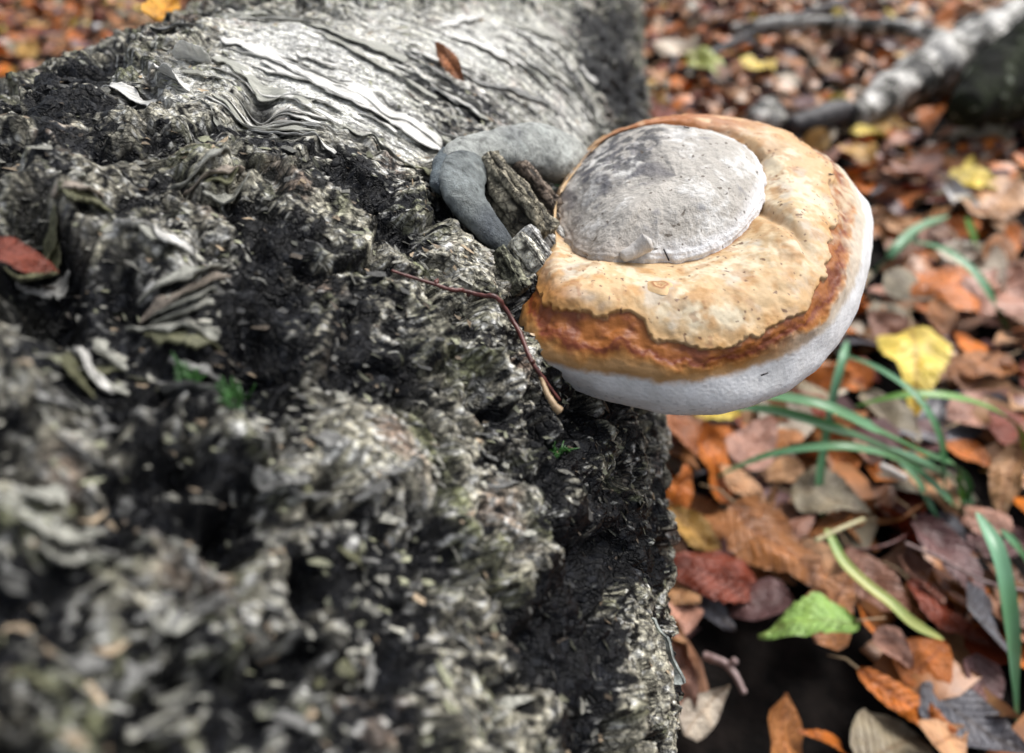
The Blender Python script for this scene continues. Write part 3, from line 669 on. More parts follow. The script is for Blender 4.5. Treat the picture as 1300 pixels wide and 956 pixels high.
# orange near the log on the left lobe and close to the ragged edge
lf = np.exp(-(np.minimum(np.abs(aa-0.6), np.abs(aa-0.6-NS))/1.1)**2)
cream = mixc(cream, CR([0.50, 0.20, 0.045]), np.clip(lf*ss(1.7, 2.9, rr_+.3*edge_n), 0, 1))
cream = mixc(cream, CR([0.55, 0.30, 0.10]), ss(2.5, 2.95, rb)*.55)
cream = mixc(cream, CR([0.36, 0.2, 0.1]), (1-ss(1.0, 1.14, rr_))*.8)
cream = mixc(cream, CR([0.42, 0.27, 0.14]), np.clip(fold+fold2, 0, 1)*.75)
# red-brown patches at the far upper side
topm = np.exp(-((aa-15.3)/1.9)**2)
cream = mixc(cream, CR([0.22, 0.05, 0.022]), topm*.9*ss(-.22, -.02, fbm(x*80+2, y*80, z*80, 3)+.12*np.cos((rr_-1.5)*2)))
cream = mixc(cream, CR([0.46, 0.17, 0.04]), topm*.6)
# specks
spk = ss(.56, .64, pn(x*620, y*620, z*620+4)+.2*pn(x*150, y*150, z*150))
cream = mixc(cream, CR([0.13, 0.06, 0.03]), spk*.85)
scar = ss(.40, .47, pn(x*240+8, y*240, z*240)*.6+.45*pn(x*60, y*60, z*60+9)+.3*pn(x*700, y*700, z*700))
cream = mixc(cream, CR([0.28, 0.10, 0.035]), scar*.4)
# zones outside the ragged edge
zone = rb-edge_dip*.6
wob = fbm(x*150, y*150, z*150+2, 3)
band = np.ones(S.shape)*CR([0.33, 0.11, 0.02])
band = mixc(band, CR([0.20, 0.055, 0.02]), ss(-.1, .35, wob))
band = mixc(band, CR([0.17, 0.035, 0.012]), np.exp(-((zone-3.42-.3*wob)/.09)**2)*.9)
band = mixc(band, CR([0.48, 0.22, 0.06]), ss(3.46, 3.72, zone+.15*fine))
band = mixc(band, CR([0.46, 0.28, 0.13]), ss(3.62, 3.95, zone+.2*wob)*.7)
rside = ss(9.6, 10.8, aa)*(1-ss(13.5, 14.5, aa)); band = mixc(band, CR([0.62, 0.48, 0.32]), rside*ss(-.3, .25, wob+.4*(zone-3.3))*.85)
band = mixc(band, CR([0.62, 0.56, 0.47]), ss(6.0, 8.0, aa)*ss(3.5, 3.75, zone+.2*wob)*.8)
line = np.exp(-((rb-3.0)/.035)**2)*(1-.6*rside)
c = mixc(cream, 0, 0)*(1-ss(2.97, 3.03, rb))[..., None]+band*ss(2.97, 3.03, rb)[..., None]
c = mixc(c, CR([0.13, 0.03, 0.012]), np.clip(line, 0, 1)*.5)
white = np.ones(S.shape)*CR([0.72, 0.72, 0.72]); white = mixc(white, CR([0.83, 0.83, 0.84]), ss(-.3, .3, wob))
white = mixc(white, CR([0.30, 0.30, 0.33]), ss(.35, .6, pn(x*800, y*800, z*800))*.5*ss(4.4, 5.0, rr_))
wz = ss(3.92, 4.2, rr_+.28*edge_n+.1*fine)
c = mixc(c, 0, 0)*(1-wz)[..., None]+white*wz[..., None]
jcut = int(np.argmin(np.abs(r-5.6)))
def sub(a, b): 
    n = b-a; return S2[a:b], grid_faces(n, NA, True), c[a:b]
Vc, Fc, Ccol = sub(0, jcut+1); mesh_np('cap', Vc, Fc, M_cap, fungus, Ccol)
Vc, Fc, Ccol = sub(jcut, len(r)); mesh_np('pore_surface', Vc, Fc[:, ::-1] if False else Fc, M_knob, fungus, Ccol)
# the old grey-white knob in the middle
kc = LK.mean(0); kc[2] = LK[:, 2].mean()+.0125; kc[1] -= .006
KO = LK+(LK-kc)*np.array([.02, .02, 0]); 
L0 = LK+np.array([0, 0, -.006])-(LK-kc)*np.array([.04, .04, 0])
L1 = KO+np.array([0, 0, .0006])
def between(f, dz):
    q = KO*(1-f)+kc*f; q[:, 2] = KO[:, 2]*(1-f)+kc[2]*f+dz; return q
r2, S3 = loft([L0, L1, between(.10, .0032), between(.34, .0064), between(.6, .0056), between(.82, .0028), between(.995, .0)], 260)
x, y, z = S3[..., 0], S3[..., 1], S3[..., 2]; rk = np.broadcast_to(r2[:, None], S3.shape[:2]); ak = np.broadcast_to(ta[None], S3.shape[:2])
dr = np.gradient(S3, axis=0); da = np.roll(S3, -1, 1)-np.roll(S3, 1, 1); Nk = np.cross(da, dr); Nk /= np.linalg.norm(Nk, axis=-1)[..., None]+1e-12
if Nk[150, 100, 2] < 0: Nk = -Nk
fi = fbm(x*420, y*420, z*420, 3); ridges = np.sin(rk*16+4*fbm(x*60, y*60, z*60, 2))
ctrf = 1-ss(5.7, 5.98, rk)
h = (0.0016*fbm(x*60, y*60, z*60, 3)+.00045*fi+.00008*ridges*(1-ss(1.2, 2.6, rk)))*ctrf
rimw = (pn(x*130, y*130, z*130)*0.0016+pn(x*320, y*320, z*320)*0.0006)*np.exp(-((rk-1.0)/.6)**2)
S3b = S3+Nk*(h+rimw)[..., None]
c = np.ones(S3.shape)*CR([0.48, 0.45, 0.41]); bl = fbm(x*75+3, y*75, z*75, 3)
c = mixc(c, CR([0.70, 0.685, 0.66]), ss(-.1, .4, bl+.5*fi))
c = mixc(c, CR([0.20, 0.20, 0.22]), ss(.15, .55, fbm(x*120, y*120+3, z*120, 3)+.3*fi)*.7)
# dark sooty stain on the side nearest the log, upper left
st = np.exp(-(np.abs(ak-17.3)/2.2)**2)*ss(-.30, .05, fbm(x*95, y*95, z*95+7, 3)+.15)*ss(.9, 1.6, rk)*(1-ss(4.0, 5.2, rk))
c = mixc(c, CR([0.085, 0.085, 0.09]), np.clip(st*1.3, 0, 1)*.9*ss(-.22, .16, fbm(x*230+2, y*230, z*230, 3)+.15*bl))
c = mixc(c, CR([0.07, 0.07, 0.09]), np.clip(np.exp(-((ak-18.6)/1.6)**2), 0, 1)*ss(0, .3, fbm(x*140, y*140, z*140, 2))*.7)
rm = np.clip(np.exp(-(np.abs(ak-8.8)/5.5)**4), 0, 1)*(1-ss(1.7, 2.4, rk+.5*bl)); c = mixc(c, CR([0.78, 0.78, 0.80]), rm*.9)
c = mixc(c, CR([0.34, 0.23, 0.14]), (1-ss(.65, .95, rk))*.7)
c = mixc(c, CR([0.36, 0.29, 0.24]), np.clip(np.exp(-(np.minimum(ak, NS-ak)/2.2)**2), 0, 1)*(1-ss(1.3, 2.6, rk))*.6)
c = mixc(c, CR([0.1, 0.08, 0.06]), ss(.55, .62, pn(x*500+2, y*500, z*500))*.8)
mesh_np('core_knob', S3b, grid_faces(len(r2), NA, True), M_knob, fungus, c)
# little wart with a hole at the front of the knob, and the blister on the cap
def wart(name, ctr, rad, parent, mat, colr, ring, squash=(1, 1, .5), seed=0):
    n, m = 24, 36; a = np.linspace(0, 1, n)[:, None]; t = np.linspace(0, 2*np.pi, m, endpoint=False)[None]
    rad_ = a*(1+0.12*np.sin(3*t+seed)+.08*np.sin(5*t+2)); hh = np.where(a < .35, .55+.45*(a/.35)**2, np.cos((a-.35)/.65*np.pi/2)**1.0)-0.05
    hh = hh*np.ones_like(t); V = np.stack([rad_*np.cos(t)*squash[0], rad_*np.sin(t)*squash[1], hh*squash[2]], -1)*rad+np.array(ctr)
    c = np.ones(V.shape)*np.array(colr); c = mixc(c, np.array(ring), np.exp(-((a*np.ones_like(t)-.45)/.12)**2)*.9+np.exp(-((a*np.ones_like(t)-.12)/.1)**2)*.7)
    return mesh_np(name, V, grid_faces(n, m, True), mat, parent, np.clip(c, 0, 1))
from mathutils.bvhtree import BVHTree
def fungus_pt(px, py):
    X, Y, D = to_px(S2[:jcut]); i = np.argmin((X-px)**2+(Y-py)**2+(D > .33)*1e4); return S2[:jcut].reshape(-1, 3)[i]
def knob_pt(px, py):
    X, Y, D = to_px(S3b); i = np.argmin((X-px)**2+(Y-py)**2); return S3b.reshape(-1, 3)[i]
wart('blister', fungus_pt(837, 363)+np.array([0, 0, -.0003]), .0036, fungus, M_cap, (0.62, 0.42, 0.22), (0.3, 0.12, 0.04), (1.3, 1.1, .28))
pt = knob_pt(826, 311)
P = np.array([knob_pt(790, 324)+[0, -.001, .0], knob_pt(806, 317)+[0, -.002, .001], knob_pt(820, 308)+[0, -.003, .002]])
V, Fq, Ft = tube(catmull(P, np.linspace(0, 2, 16)), np.linspace(.0018, .0032, 16), 14, .05, 2)
w1 = mesh_list('wart', V, Fq.tolist()+Ft.tolist(), M_knob, fungus)
at = w1.data.color_attributes.new('col', 'FLOAT_COLOR', 'POINT'); at.data.foreach_set('color', np.tile([.56, .53, .5, 1], len(V)).astype(np.float32))
# tiny hairs and splinters caught on the crust
for k, (p, q) in enumerate([((842,318),(848,334)),((1052,222),(1057,225)),((1050,243),(1053,247)),((868,163),(874,166)),((966,478),(973,476))]):
    f = knob_pt if k in (0, 3) else fungus_pt
    tube_obj('bark_hair', [f(*p)+[0, -.0003, .0006], f(*q)+[0, -.0006, .0012]], .00025, M_darkwood, fungus, 5)

# ------------------------------------------------------------------ the thin red-brown twig on the log
tw = [(497,344),(518,351),(552,361),(573,369),(594,374),(611,388),(635,405),(656,429),(677,459),(691,481),(708,509)]
twig = empty('thin_twig', tuple(on_log(600, 380, 0)), 'thin red-brown twig draped over the bark just left of the bracket fungus', 'twig')
hh = np.array([float(sample(hs_, *[np.array([q_]) for q_ in log_hit(x, y)])[0]) for x, y in tw]); h2 = np.convolve(np.pad(hh, 2, mode='edge'), [.1, .25, .3, .25, .1], 'valid')
P = np.array([on_cyl(x, y, max(h2[i]+.003, hh[i]+.0012)) for i, (x, y) in enumerate(tw)])
tt = np.linspace(0, len(P)-1, 90); Pc = catmull(P, tt)
qq = Pc-C0; va = qq@AX; ua = np.arctan2(qq@UP, qq@SD)*R; hr = np.hypot(qq@UP, qq@SD)-R
floor_h = np.max([sample(hgt, ua+du_, va+dv_) for du_ in (-.001, 0, .001) for dv_ in (-.001, 0, .001)], axis=0)+.0006
hr = np.maximum(hr, floor_h)
for _ in range(3): hr = np.maximum(np.convolve(np.pad(hr, 5, mode='edge'), np.ones(11)/11, 'valid'), floor_h)
Pc = log_pt(ua, va, hr)[0]; rad = 0.00035+0.00033*np.sin(np.linspace(0.1, 2.4, 90)); rad = rad*(1+.25*np.exp(-((tt % 2-1)/.12)**2))
tube_obj('stem', Pc, rad, M_twig, twig, 8, .05, 1)
for k, (i, dx, dy) in enumerate([(2, 8, -7), (4, 5, 6), (6, 7, -4), (8, -6, 5)]):
    a = P[i]; b = P[i]+(on_cyl(tw[i][0]+dx*.5, tw[i][1]+dy*.5, 0)-on_cyl(tw[i][0], tw[i][1], 0))+UP*.0008; tube_obj('bud', [a, (a+b)/2, b], [.0007, .0008, .0003], M_twig, twig, 6)
P = np.array([on_cyl(x, y, max(h2[9:])+.003+.0005*i) for i, (x, y) in enumerate([(686,478),(694,498),(703,514),(711,522)])])
o = tube_obj('split_tip', catmull(P, np.linspace(0, 3, 20)), np.linspace(.0006, .0013, 20), M_stalk, twig, 7, .1); o['label'] = 'pale split end of the twig'

# moss sprigs in the bark hollows
def moss(cx, cy, n, spread, label, hgt_=.006, seed=0):
    rr = np.random.default_rng(seed); b = on_log(cx, cy, 0)
    VV_, FF = [], []
    for k in range(n):
        a = on_log(cx+rr.normal()*spread, cy+rr.normal()*spread*.6, -.001); d = rr.normal(size=3)*.35+np.array([0, -.2, 1]); d /= np.linalg.norm(d)
        h = hgt_*(.5+rr.random()); P = [a, a+d*h*.5+rr.normal(size=3)*.0006, a+d*h+rr.normal(size=3)*.0012]
        V, F4, F3 = tube(P, [.0004, .0005, .00015], 4); o_ = len(VV_); VV_ += V.tolist(); FF += (F4+o_).tolist()+(F3+o_).tolist()
    return tag(mesh_list('moss_tuft', VV_, FF, M_moss), label, 'moss', None)
moss(250, 492, 34, 5, 'small bright green moss tuft in a dark hollow of the bark', .005, 1)
moss(302, 514, 26, 6, 'dull green moss tuft right beside the brighter one on the bark', .006, 2)
moss(706, 580, 22, 4, 'tiny green moss fleck on the black bark below the twig', .004, 3)
moss(845, 575, 30, 5, 'small moss tuft low on the side of the log near the orange leaves', .006, 4)
moss(700, 243, 18, 4, 'speck of green moss tucked under the grey fungus lobe', .003, 5)

# ------------------------------------------------------------------ fallen leaves
def leaf_geo(kind, seed, nl=14, nw=8, curl=0.3, fold=0.25, wave=0.05, asp=0.6):
    """leaf of length 1 along +X, base at origin"""
    t = np.linspace(0, 1, nl)[:, None]; s = np.linspace(-1, 1, nw)[None]
    if kind == 'birch': prof = np.clip(np.sin(np.pi*t**0.62), 0, 1)**0.85*(1-.25*t)
    elif kind == 'beech': prof = np.sin(np.pi*t**0.9)**0.75
    elif kind == 'lobed': prof = np.sin(np.pi*t**.8)**.7*(1+.28*np.cos(t*5*np.pi))*.8
    else: prof = np.sin(np.pi*t**0.8)**0.6
    ser = 1+0.06*np.sin(t*60+seed)*np.abs(s)**6
    hw = asp/2*prof*ser
    x = t+0*s; y = s*hw
    rr = np.random.default_rng(seed)
    z = fold*np.abs(y)*(.6+.4*rr.random())+curl*((t-.5)**2-.25)*(-1 if rr.random() < .5 else 1)+wave*fbm(x*2.5+seed, y*3, 0.3+seed, 2)*1.6
    z = z+curl*.5*(np.abs(s)**2)*np.sin(t*3.1+seed)*.3
    x = x+0.04*pn(x*3, y*3, seed)
    return np.stack([x, y*(1+.1*pn(x*2+seed, 0*y, 5.)), z-z.mean()], -1)
def place_leaf(name, geo, b, tip, roll, colr, mat=M_leaf, mesh=None):
    b = np.array(b, float); tip = np.array(tip, float); d = tip-b; L = np.linalg.norm(d); X = d/L
    Y = np.cross([0, 0, 1.0], X); Y /= np.linalg.norm(Y); Z = np.cross(X, Y)
    Y2 = Y*math.cos(roll)+Z*math.sin(roll); Z2 = np.cross(X, Y2)
    if mesh is None:
        o = mesh_np(name, geo, grid_faces(geo.shape[0], geo.shape[1]), mat)
    else:
        o = bpy.data.objects.new(name, mesh); col.objects.link(o)
    M = Matrix(((X[0], Y2[0], Z2[0], b[0]), (X[1], Y2[1], Z2[1], b[1]), (X[2], Y2[2], Z2[2], b[2]), (0, 0, 0, 1)))
    o.matrix_world = M @ Matrix.Scale(L, 4); o.color = (*colr, 1); return o
YEL = (0.72, 0.55, 0.09); GRNL = (0.25, 0.42, 0.10); BRN = (0.36, 0.145, 0.045); RED = (0.20, 0.035, 0.012); ORG = (0.52, 0.15, 0.018); TAN = (0.46, 0.25, 0.12); GRB = (0.26, 0.22, 0.15); PNK = (0.42, 0.22, 0.16); PUR = (0.14, 0.07, 0.07); SLT = (0.13, 0.13, 0.15); OCH = (0.48, 0.28, 0.07); PCH = (0.60, 0.33, 0.17); CRM = (0.6, 0.52, 0.42)
# base px, tip px, aspect, colour, kind, base height, tip height, roll, label
HERO = [
 ((1158,408),(1164,525),.52,YEL,'birch',.050,.030,.1,'bright yellow leaf with a grey-green blotch lying right of the bracket fungus'),
 ((1100,545),(1275,520),.42,SLT,'beech',.022,.020,0,'long slate-grey leaf lying just below the bright yellow leaf'),
 ((1095,500),(1170,560),.7,GRB,'beech',.024,.028,0,'dull olive-grey leaf half under the bright yellow leaf'),
 ((1088,782),(962,800),.62,GRNL,'birch',.058,.050,.35,'fresh green toothed leaf over the black soil'),
 ((925,648),(1070,752),.72,BRN,'birch',.046,.040,.1,'large flat tan-brown leaf behind the fresh green leaf'),
 ((970,745),(846,715),.62,RED,'beech',.034,.036,-.2,'dark wine-red leaf left of the large tan-brown leaf'),
 ((1005,615),(1110,650),.95,GRB,'birch',.030,.030,0,'broad greyish leaf with a torn edge crossed by a grass blade'),
 ((925,640),(890,535),.75,ORG,'beech',.030,.075,.5,'upright orange-brown curled leaf against the log below the fungus'),
 ((850,525),(905,585),.8,(.30,.10,.03),'beech',.045,.050,-.3,'rusty leaf directly under the fungus rim by the log'),
 ((848,660),(875,590),.55,ORG,'beech',.030,.060,.8,'bright orange curled leaf edge touching the log'),
 ((850,645),(915,700),.6,OCH,'beech',.038,.034,.2,'ochre leaf between the log and the large tan-brown leaf'),
 ((915,590),(972,640),.5,PCH,'beech',.050,.030,.3,'peach-coloured leaf tip beside the upright orange leaf'),
 ((935,590),(985,530),.75,PNK,'birch',.040,.044,.1,'pinkish-beige leaf below the paired grass blades'),
 ((1150,590),(1218,655),.75,PCH,'beech',.040,.036,0,'peach leaf under the grass blades near their roots'),
 ((1195,560),(1262,590),.6,ORG,'beech',.034,.032,.2,'small glossy orange leaf right of the grass blades'),
 ((1290,560),(1270,655),.4,TAN,'beech',.050,.030,.6,'narrow tan curled leaf at the right edge near the arched grass blade'),
 ((1160,655),(1255,762),.6,PUR,'beech',.036,.034,0,'purple-brown leaf below the grass roots'),
 ((1150,735),(1262,828),.6,RED,'beech',.030,.022,-.3,'deep red leaf sinking into the black soil, lower right'),
 ((1075,690),(1150,790),.6,(.24,.11,.07),'beech',.034,.034,.1,'brown leaf beneath the yellowing fallen blade'),
 ((1115,795),(1160,850),.9,PNK,'birch',.042,.034,.2,'small pale pink heart-shaped leaf at the edge of the black soil'),
 ((845,815),(880,905),.7,PNK,'beech',.052,.030,.7,'pale pink leaf beside the torn bark flap'),
 ((840,785),(875,830),.7,TAN,'birch',.036,.034,.2,'little beige leaf tucked against the log by the wine-red leaf'),
 ((870,740),(935,800),.5,SLT,'beech',.024,.020,.1,'dull grey leaf below the wine-red leaf'),
 ((1085,850),(1215,930),.35,ORG,'beech',.030,.028,.4,'orange-brown leaf rib at the lower edge of the black soil'),
 ((1165,385),(1255,350),.75,ORG,'beech',.030,.034,.1,'large orange leaf behind the yellow leaf under the arching blades'),
 ((1235,395),(1290,340),.8,PNK,'birch',.030,.030,0,'pinkish-grey leaf right of the large orange leaf'),
 ((1215,310),(1275,380),.7,CRM,'birch',.025,.030,.2,'pale cream leaf crossed by the arching blade at right'),
 ((1205,222),(1275,232),.95,YEL,'lobed',.040,.034,.2,'ragged yellow leaf far right, nearest the birch branch'),
 ((1200,232),(1242,268),.42,(.62,.62,.62),'beech',.034,.030,.4,'white upturned leaf touching the ragged yellow leaf'),
 ((945,88),(985,75),.85,YEL,'birch',.030,.030,.1,'blurred yellow leaf above the fungus in the far litter'),
 ((875,68),(925,92),.6,(.45,.5,.15),'birch',.030,.030,.2,'blurred lime-yellow leaf left of the far yellow leaf'),
 ((850,48),(880,75),.9,CRM,'birch',.034,.030,.2,'blurred cream leaf nearest the top of the log'),
 ((1080,165),(1130,172),.7,YEL,'birch',.034,.030,.1,'mustard leaf just below the dark stick end'),
 ((1075,180),(1110,210),.8,OCH,'birch',.030,.030,.1,'ochre leaf below the mustard leaf right of the fungus'),
 ((1190,230),(1130,205),.7,PNK,'beech',.034,.030,0,'pinkish leaf left of the ragged yellow leaf'),
 ((990,50),(1040,60),.8,TAN,'birch',.030,.030,.1,'blurred tan leaf right of the far yellow leaf'),
 ((1290,230),(1230,275),.6,TAN,'beech',.030,.032,.1,'tan leaf below the ragged yellow leaf at the right edge'),
 ((1110,380),(1150,420),.8,GRB,'beech',.026,.026,.1,'grey-olive leaf touching the upper left of the bright yellow leaf'),
 ((1280,450),(1225,480),.7,BRN,'beech',.030,.030,.1,'brown leaf right of the bright yellow leaf'),
 ((1215,540),(1280,495),.6,PNK,'birch',.026,.030,.1,'dusky pink leaf between the yellow leaf and the arched blade'),
 ((1000,540),(1050,500),.7,RED,'beech',.030,.034,.1,'dark red leaf under the grass tips by the fungus rim'),
 ((940,520),(880,528),.6,YEL,'birch',.034,.034,.1,'sliver of yellow leaf just under the fungus rim'),
]
occupied = []
for i, (pb, ptp, asp, cl, kind, zb, zt, roll, lab) in enumerate(HERO):
    b, tp = on_z(*pb, zb), on_z(*ptp, zt)
    d_ = np.abs(tp-b); asp = asp*(1-.28*d_[1]/(d_[0]+d_[1])) if i else asp
    geo = leaf_geo(kind, 11+i, 22, 13, .34, .30, .11, asp)
    o = place_leaf('fallen_leaf', geo, b, tp, roll, cl); tag(o, lab, 'leaf', 'fallen leaves on the forest floor')
    L = np.linalg.norm(tp-b)
    st = np.array([[0.02, 0, geo[0, 0, 2]], [-.12, .02, geo[0, 0, 2]+.01], [-.28, .05*math.sin(i), geo[0, 0, 2]-.01]])
    V, F4, F3 = tube(st, [.013, .010, .008], 6); s_ = mesh_list('stalk', V, F4.tolist()+F3.tolist(), M_stalk); s_.parent = o
    occupied.append(((b+tp)/2, L*.4))
PAL = [(BRN, 'brown', 5), (ORG, 'orange', 5), (RED, 'dark red', 3), (TAN, 'tan', 2.6), (PNK, 'dusty pink', 2), (GRB, 'grey-olive', 1.6), (PUR, 'purple-brown', 2.4), (SLT, 'slate-grey', 1.0), (OCH, 'ochre', 1.0), (YEL, 'yellow', .35), (PCH, 'peach', 1.2), (CRM, 'cream', .6), ((.24,.12,.07), 'chestnut', 3)]
PAL = [(tuple(v*1.0 for v in c_), n_, w_) for c_, n_, w_ in PAL]; wts = np.array([p[2] for p in PAL]); wts = wts/wts.sum()
protos = []
for k in range(24):
    kd = ['birch', 'beech', 'birch', 'oval'][k % 4]
    g = leaf_geo(kd, 100+k, 10, 7, .2+.25*random.random(), .3*random.random(), .08, .5+.35*random.random())
    me = bpy.data.meshes.new('fallen_leaf'); me.from_pydata(g.reshape(-1, 3).tolist(), [], grid_faces(10, 7).tolist()); me.update()
    me.polygons.foreach_set('use_smooth', np.ones(len(me.polygons), bool)); me.materials.append(M_leaf); protos.append(me)
S_P = np.array(Ss, float)
def in_poly(x, y, P):
    c = False; n = len(P); j = n-1
    for i in range(n):
        if ((P[i][1] > y) != (P[j][1] > y)) and (x < (P[j][0]-P[i][0])*(y-P[i][1])/(P[j][1]-P[i][1])+P[i][0]): c = not c
        j = i
    return c
OUT = [(658,385),(690,470),(780,504),(860,519),(925,516),(985,498),(1035,467),(1072,425),(1096,370),(1107,310),(1100,262),(1045,190),(945,150),(840,150),(760,180)]
lr = np.random.default_rng(21)
def soil_gap(px, py):   # bare black earth: kept free of litter
    return ((px-1000)/122)**2+((py-852)/80)**2 < 1 or ((px-1250)/45)**2+((py-850)/35)**2 < 1
# individual leaves, spaced over what the photo shows, evenly in the picture
indiv = []; tries = 0; bins = {}
while len(indiv) < 258 and tries < 60000:
    tries += 1
    left = lr.random() < .08
    px, py = (lr.uniform(-5, 200), lr.uniform(0, 70)) if left else (lr.uniform(790, 1300), 956*lr.random()**1.15)
    if left and py > 85-.38*px: continue
    if not left and (px < 835 and py > 120 or px < 815): continue
    if in_poly(px, py, OUT) or soil_gap(px, py): continue
    z = .014+lr.random()*.020; p = on_z(px, py, z); L = lr.uniform(.040, .066)
    if p[1] > 1.2: L *= 1.15
    q = p-C0; 
    if abs(q@SD) < R+.012: continue
    if any(np.linalg.norm(p[:2]-h[0][:2]) < h[1]*.9 for h in occupied): continue
    if any(np.linalg.norm(p[:2]-h[:2]) < (.022 if p[1] < 1 else .032) for h in indiv): continue
    p = np.append(p, L); indiv.append(p)
LAND = [((1170,470),'the bright yellow leaf'),((1020,775),'the fresh green leaf'),((985,700),'the large tan-brown leaf'),((1235,228),'the ragged yellow leaf'),((1210,370),'the large orange leaf'),
 ((1240,650),'the grass roots'),((1280,760),'the broad grass blade'),((1040,150),'the dark stick end'),((1180,110),'the birch branch'),((965,80),'the far yellow leaf'),
 ((845,690),'the foot of the log'),((1095,320),'the right rim of the fungus'),((900,150),'the far side of the fungus'),((1160,790),'the deep red leaf'),((100,40),'the far side of the log'),((900,590),'the upright orange leaf'),((1250,30),'the fallen birch trunk')]
ORD = ['', 'second ', 'third ', 'fourth ', 'fifth ', 'sixth ', 'seventh ', 'eighth ', 'ninth ', 'tenth ', 'eleventh ', 'twelfth ']
recs = []
for p in indiv:
    px, py, dep = (float(v) for v in to_px(p[:3])); L = p[3]
    ci = lr.choice(len(PAL), p=wts); cl = np.array(PAL[ci][0])*lr.uniform(.8, 1.2)
    a = lr.uniform(0, 2*np.pi); tilt = lr.normal()*.4; d = np.array([math.cos(a)*math.cos(tilt), math.sin(a)*math.cos(tilt), math.sin(tilt)])*L/2
    o = place_leaf('fallen_leaf', None, p[:3]-d, p[:3]+d, lr.normal()*.5, cl, mesh=protos[int(lr.integers(24))])
    ds = [math.hypot(px-lx, py-ly) for (lx, ly), _ in LAND]; k = int(np.argmin(ds)); dx, dy = px-LAND[k][0][0], py-LAND[k][0][1]
    side = ('right of' if dx > 0 else 'left of') if abs(dx) > abs(dy) else ('in front of' if dy > 0 else 'beyond')
    recs.append([PAL[ci][1], side, LAND[k][1], ds[k], o, dep])
recs.sort(key=lambda r_: r_[3]); cnt = {}
for c_, side, lm, dd, o, dep in recs:
    key = (c_, side, lm); n_ = cnt.get(key, 0); cnt[key] = n_+1
    lab = f'{ORD[min(n_, 11)]}nearest {c_} fallen leaf {side} {lm}'.strip()
    tag(o, lab, 'leaf', 'fallen leaves on the forest floor')
# the uncountable rest of the litter as one mass
nlit = 16000
lx = lr.uniform(-2.4, 2.6, nlit); ly = -0.15+3.4*lr.random(nlit)**1.25
q = np.stack([lx, ly, np.zeros(nlit)], -1)-C0; sd = q@SD
P = np.stack([lx, ly, floor_z(lx, ly)+lr.uniform(.002, .024, nlit)], -1); X_, Y_, D_ = to_px(P)
gap = on_z(1000, 846, .01); keep = (np.abs(sd) > .155) & ((((lx-gap[0])/.068)**2+((ly-gap[1])/.056)**2) > 1)
P = P[keep]; n = len(P); G = np.array([leaf_geo(['birch', 'beech', 'oval'][k % 3], 200+k, 5, 4, .35, .3, .1, .55+.02*k) for k in range(12)])
G = G-np.array([.5, 0, 0]); g = G[lr.integers(0, 12, n)]
L = lr.uniform(.035, .065, n); a = lr.uniform(0, 2*np.pi, n); tl = lr.normal(size=n)*.3; rl = lr.normal(size=n)*.35
X1 = np.stack([np.cos(a)*np.cos(tl), np.sin(a)*np.cos(tl), np.sin(tl)], -1); Y0 = np.stack([-np.sin(a), np.cos(a), 0*a], -1); Z0 = np.cross(X1, Y0)
Y1 = Y0*np.cos(rl)[:, None]+Z0*np.sin(rl)[:, None]; Z1 = np.cross(X1, Y1)
g = g*L[:, None, None, None]
V = P[:, None, None]+g[..., :1]*X1[:, None, None]+g[..., 1:2]*Y1[:, None, None]+g[..., 2:]*Z1[:, None, None]
ci = lr.choice(len(PAL), n, p=wts); cl = np.array([PAL[k][0] for k in ci])*lr.uniform(.65, 1.25, (n, 1))
Fl = grid_faces(5, 4)[None]+(np.arange(n)*20)[:, None, None]
mesh_np('leaf_litter', V.reshape(-1, 3), Fl.reshape(-1, 4), M_litter, None, np.repeat(cl, 20, axis=0))['kind'] = 'stuff'

# leaves caught on the log
o = place_leaf('fallen_leaf', leaf_geo('beech', 3, 20, 11, .5, .5, .1, .6), on_log(-25, 318, .004), on_log(82, 345, .007), .3, (0.20, 0.05, 0.03)); tag(o, 'wet dark red leaf lying in a crack of the bark at the left edge', 'leaf')
o = place_leaf('fallen_leaf', leaf_geo('beech', 4, 20, 11, .5, .9, .1, .3), on_log(551, 52, .008), on_log(592, 106, .004), .9, (0.34, 0.13, 0.05)); tag(o, 'curled brown leaf caught under a white bark curl on top of the log', 'leaf')
o = place_leaf('fallen_leaf', leaf_geo('birch', 5, 16, 9, .3, .4, .1, .6), on_log(196, 24, .004), on_log(228, 10, .012), .3, (0.72, 0.35, 0.03)); tag(o, 'small bright orange leaf on the far shoulder of the log', 'leaf')
P = np.array([on_z(125, 35, .10), on_z(155, 34, .11), on_z(190, 24, .12)])
st = empty('bent_stalk', tuple(P[0]), 'blurred pale orange stalk with a white tip beyond the far shoulder of the log', 'stalk')
Pst = np.vstack([P, on_z(205, 30, .04)]); tube_obj('stem', catmull(Pst, np.linspace(0, 3, 16)), .004, M_stalk, st, 7)
V, F4, F3 = tube([P[0]-[.012, 0, 0], P[0]-[.004, 0, 0], P[0]+[.006, 0, 0]], [.005, .009, .006], 8); mesh_list('tip', V, F4.tolist()+F3.tolist(), simple('white_tip', (.6,.6,.6), (.75,.75,.75), 50), st)

